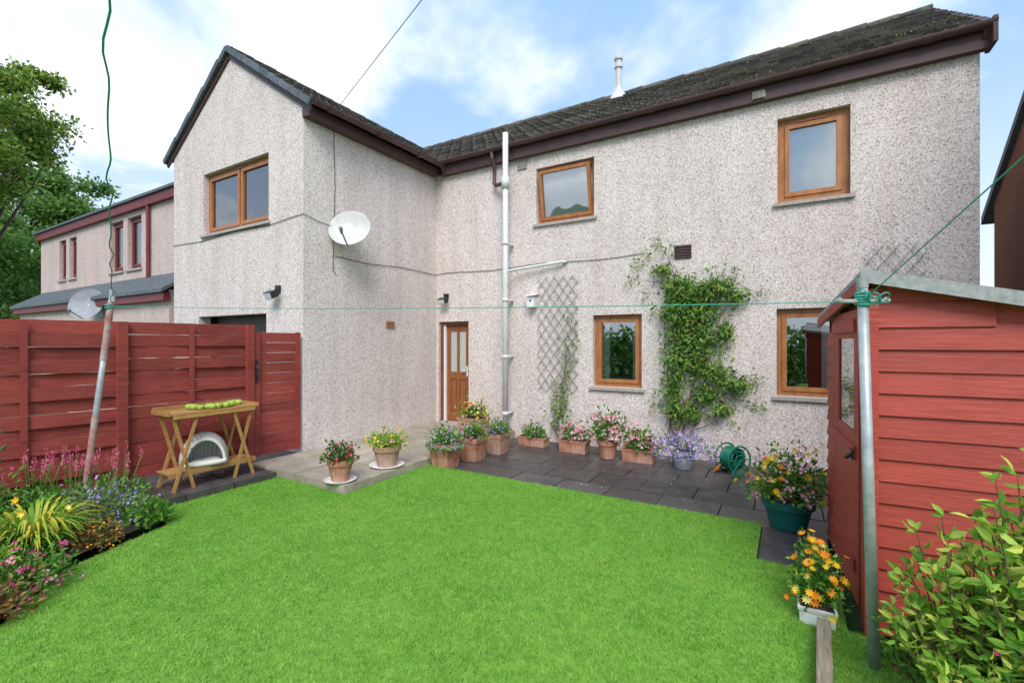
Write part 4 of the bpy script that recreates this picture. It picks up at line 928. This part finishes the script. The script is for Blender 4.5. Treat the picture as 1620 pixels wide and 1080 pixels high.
n=9000; P=np.column_stack([rng.uniform(-11,9,n),rng.normal(-9,.45,n),rng.uniform(-.1,2.1,n)+.3*np.sin(rng.uniform(0,40,n))]); q.leaves(P,rng.normal(size=(n,3)),.3,.6)
hd=thing('hedge',(-1,-9,-.2),'tall green garden hedge facing the house','hedge'); part('foliage',hd,q,L_green)
for x in np.arange(-10.5,9,1.5): q2.tube([(x,-9,-.2),(x+.2,-9,2.0)],[.06,.02],7)
part('stem',hd,q2,m_bark)
q=MB(); n=130; P=np.column_stack([rng.uniform(-4,0.1,n),rng.uniform(4.9,6.9,n),np.full(n,PZ+.006)]); q.leaves(P,rng.normal(size=(n,3))*np.array([1,1,.1]),.018,.6); struct('fallen_petals',q,F_pink,'stuff')
# ---------------------------------------------------------------- light
SE,SR=math.radians(46),math.radians(150)
wd_=bpy.data.worlds.new('World'); scene.world=wd_; wd_.use_nodes=True; n=wd_.node_tree; n.nodes.clear()
out=n.nodes.new('ShaderNodeOutputWorld'); sky=n.nodes.new('ShaderNodeTexSky'); sky.sky_type='NISHITA'; sky.sun_disc=False; sky.sun_elevation=SE; sky.sun_rotation=SR; sky.ozone_density=2
b1=n.nodes.new('ShaderNodeBackground'); b1.inputs[1].default_value=.15; n.links.new(sky.outputs[0],b1.inputs[0])
b2=n.nodes.new('ShaderNodeBackground'); b2.inputs[1].default_value=2.2
tc=n.nodes.new('ShaderNodeTexCoord'); sp=n.nodes.new('ShaderNodeSeparateXYZ'); n.links.new(tc.outputs['Generated'],sp.inputs[0])
def math_(op,a,b,clamp=False):
    x=n.nodes.new('ShaderNodeMath'); x.operation=op; x.use_clamp=clamp
    for i,s in enumerate((a,b)):
        if hasattr(s,'links'): n.links.new(s,x.inputs[i])
        else: x.inputs[i].default_value=s
    return x.outputs[0]
zz=math_('ADD',math_('MAXIMUM',sp.outputs[2],.0),.25); cx_=math_('DIVIDE',sp.outputs[0],zz); cy_=math_('DIVIDE',sp.outputs[1],zz)
cb=n.nodes.new('ShaderNodeCombineXYZ'); n.links.new(cx_,cb.inputs[0]); n.links.new(cy_,cb.inputs[1])
no=n.nodes.new('ShaderNodeTexNoise'); no.inputs['Scale'].default_value=1.15; no.inputs['Detail'].default_value=9; no.inputs['Roughness'].default_value=.52; no.inputs['Distortion'].default_value=.25; n.links.new(cb.outputs[0],no.inputs['Vector'])
mr_=n.nodes.new('ShaderNodeMapRange'); mr_.interpolation_type='SMOOTHSTEP'; mr_.inputs[1].default_value=.45; mr_.inputs[2].default_value=.62; mr_.inputs[3].default_value=0; mr_.inputs[4].default_value=1; n.links.new(no.outputs[0],mr_.inputs[0])
hz_=n.nodes.new('ShaderNodeMapRange'); hz_.interpolation_type='SMOOTHSTEP'; hz_.inputs[1].default_value=0; hz_.inputs[2].default_value=.5; hz_.inputs[3].default_value=.6; hz_.inputs[4].default_value=0; n.links.new(sp.outputs[2],hz_.inputs[0])
fc=math_('MAXIMUM',mr_.outputs[0],hz_.outputs[0])
cr=n.nodes.new('ShaderNodeValToRGB'); cr.color_ramp.elements[0].color=(.21,.335,.52,1); cr.color_ramp.elements[1].color=(.63,.64,.665,1); n.links.new(fc,cr.inputs[0]); n.links.new(cr.outputs[0],b2.inputs[0])
mf=n.nodes.new('ShaderNodeMapRange'); mf.inputs[3].default_value=.85; mf.inputs[4].default_value=.97; n.links.new(fc,mf.inputs[0])
ms=n.nodes.new('ShaderNodeMixShader'); n.links.new(mf.outputs[0],ms.inputs[0]); n.links.new(b1.outputs[0],ms.inputs[1]); n.links.new(b2.outputs[0],ms.inputs[2]); n.links.new(ms.outputs[0],out.inputs[0])
sd=bpy.data.lights.new('sun','SUN'); sd.energy=3.3; sd.angle=math.radians(32); sd.color=(1,.955,.9); so=bpy.data.objects.new('sun',sd); COL.objects.link(so)
az=SR; sv=Vector((math.sin(az)*math.cos(SE),math.cos(az)*math.cos(SE),math.sin(SE))); so.rotation_euler=sv.to_track_quat('Z','Y').to_euler()
so.location=sv*50
cd=bpy.data.cameras.new('camera'); cd.lens=16.27; cd.sensor_width=36; cd.clip_start=.05; cd.clip_end=1000; co=bpy.data.objects.new('camera',cd); COL.objects.link(co)
co.location=(0,0,1.6); co.rotation_euler=(math.radians(90),0,math.radians(30.8)); scene.camera=co
scene.view_settings.view_transform='Standard'; scene.view_settings.look='None'; scene.view_settings.exposure=0
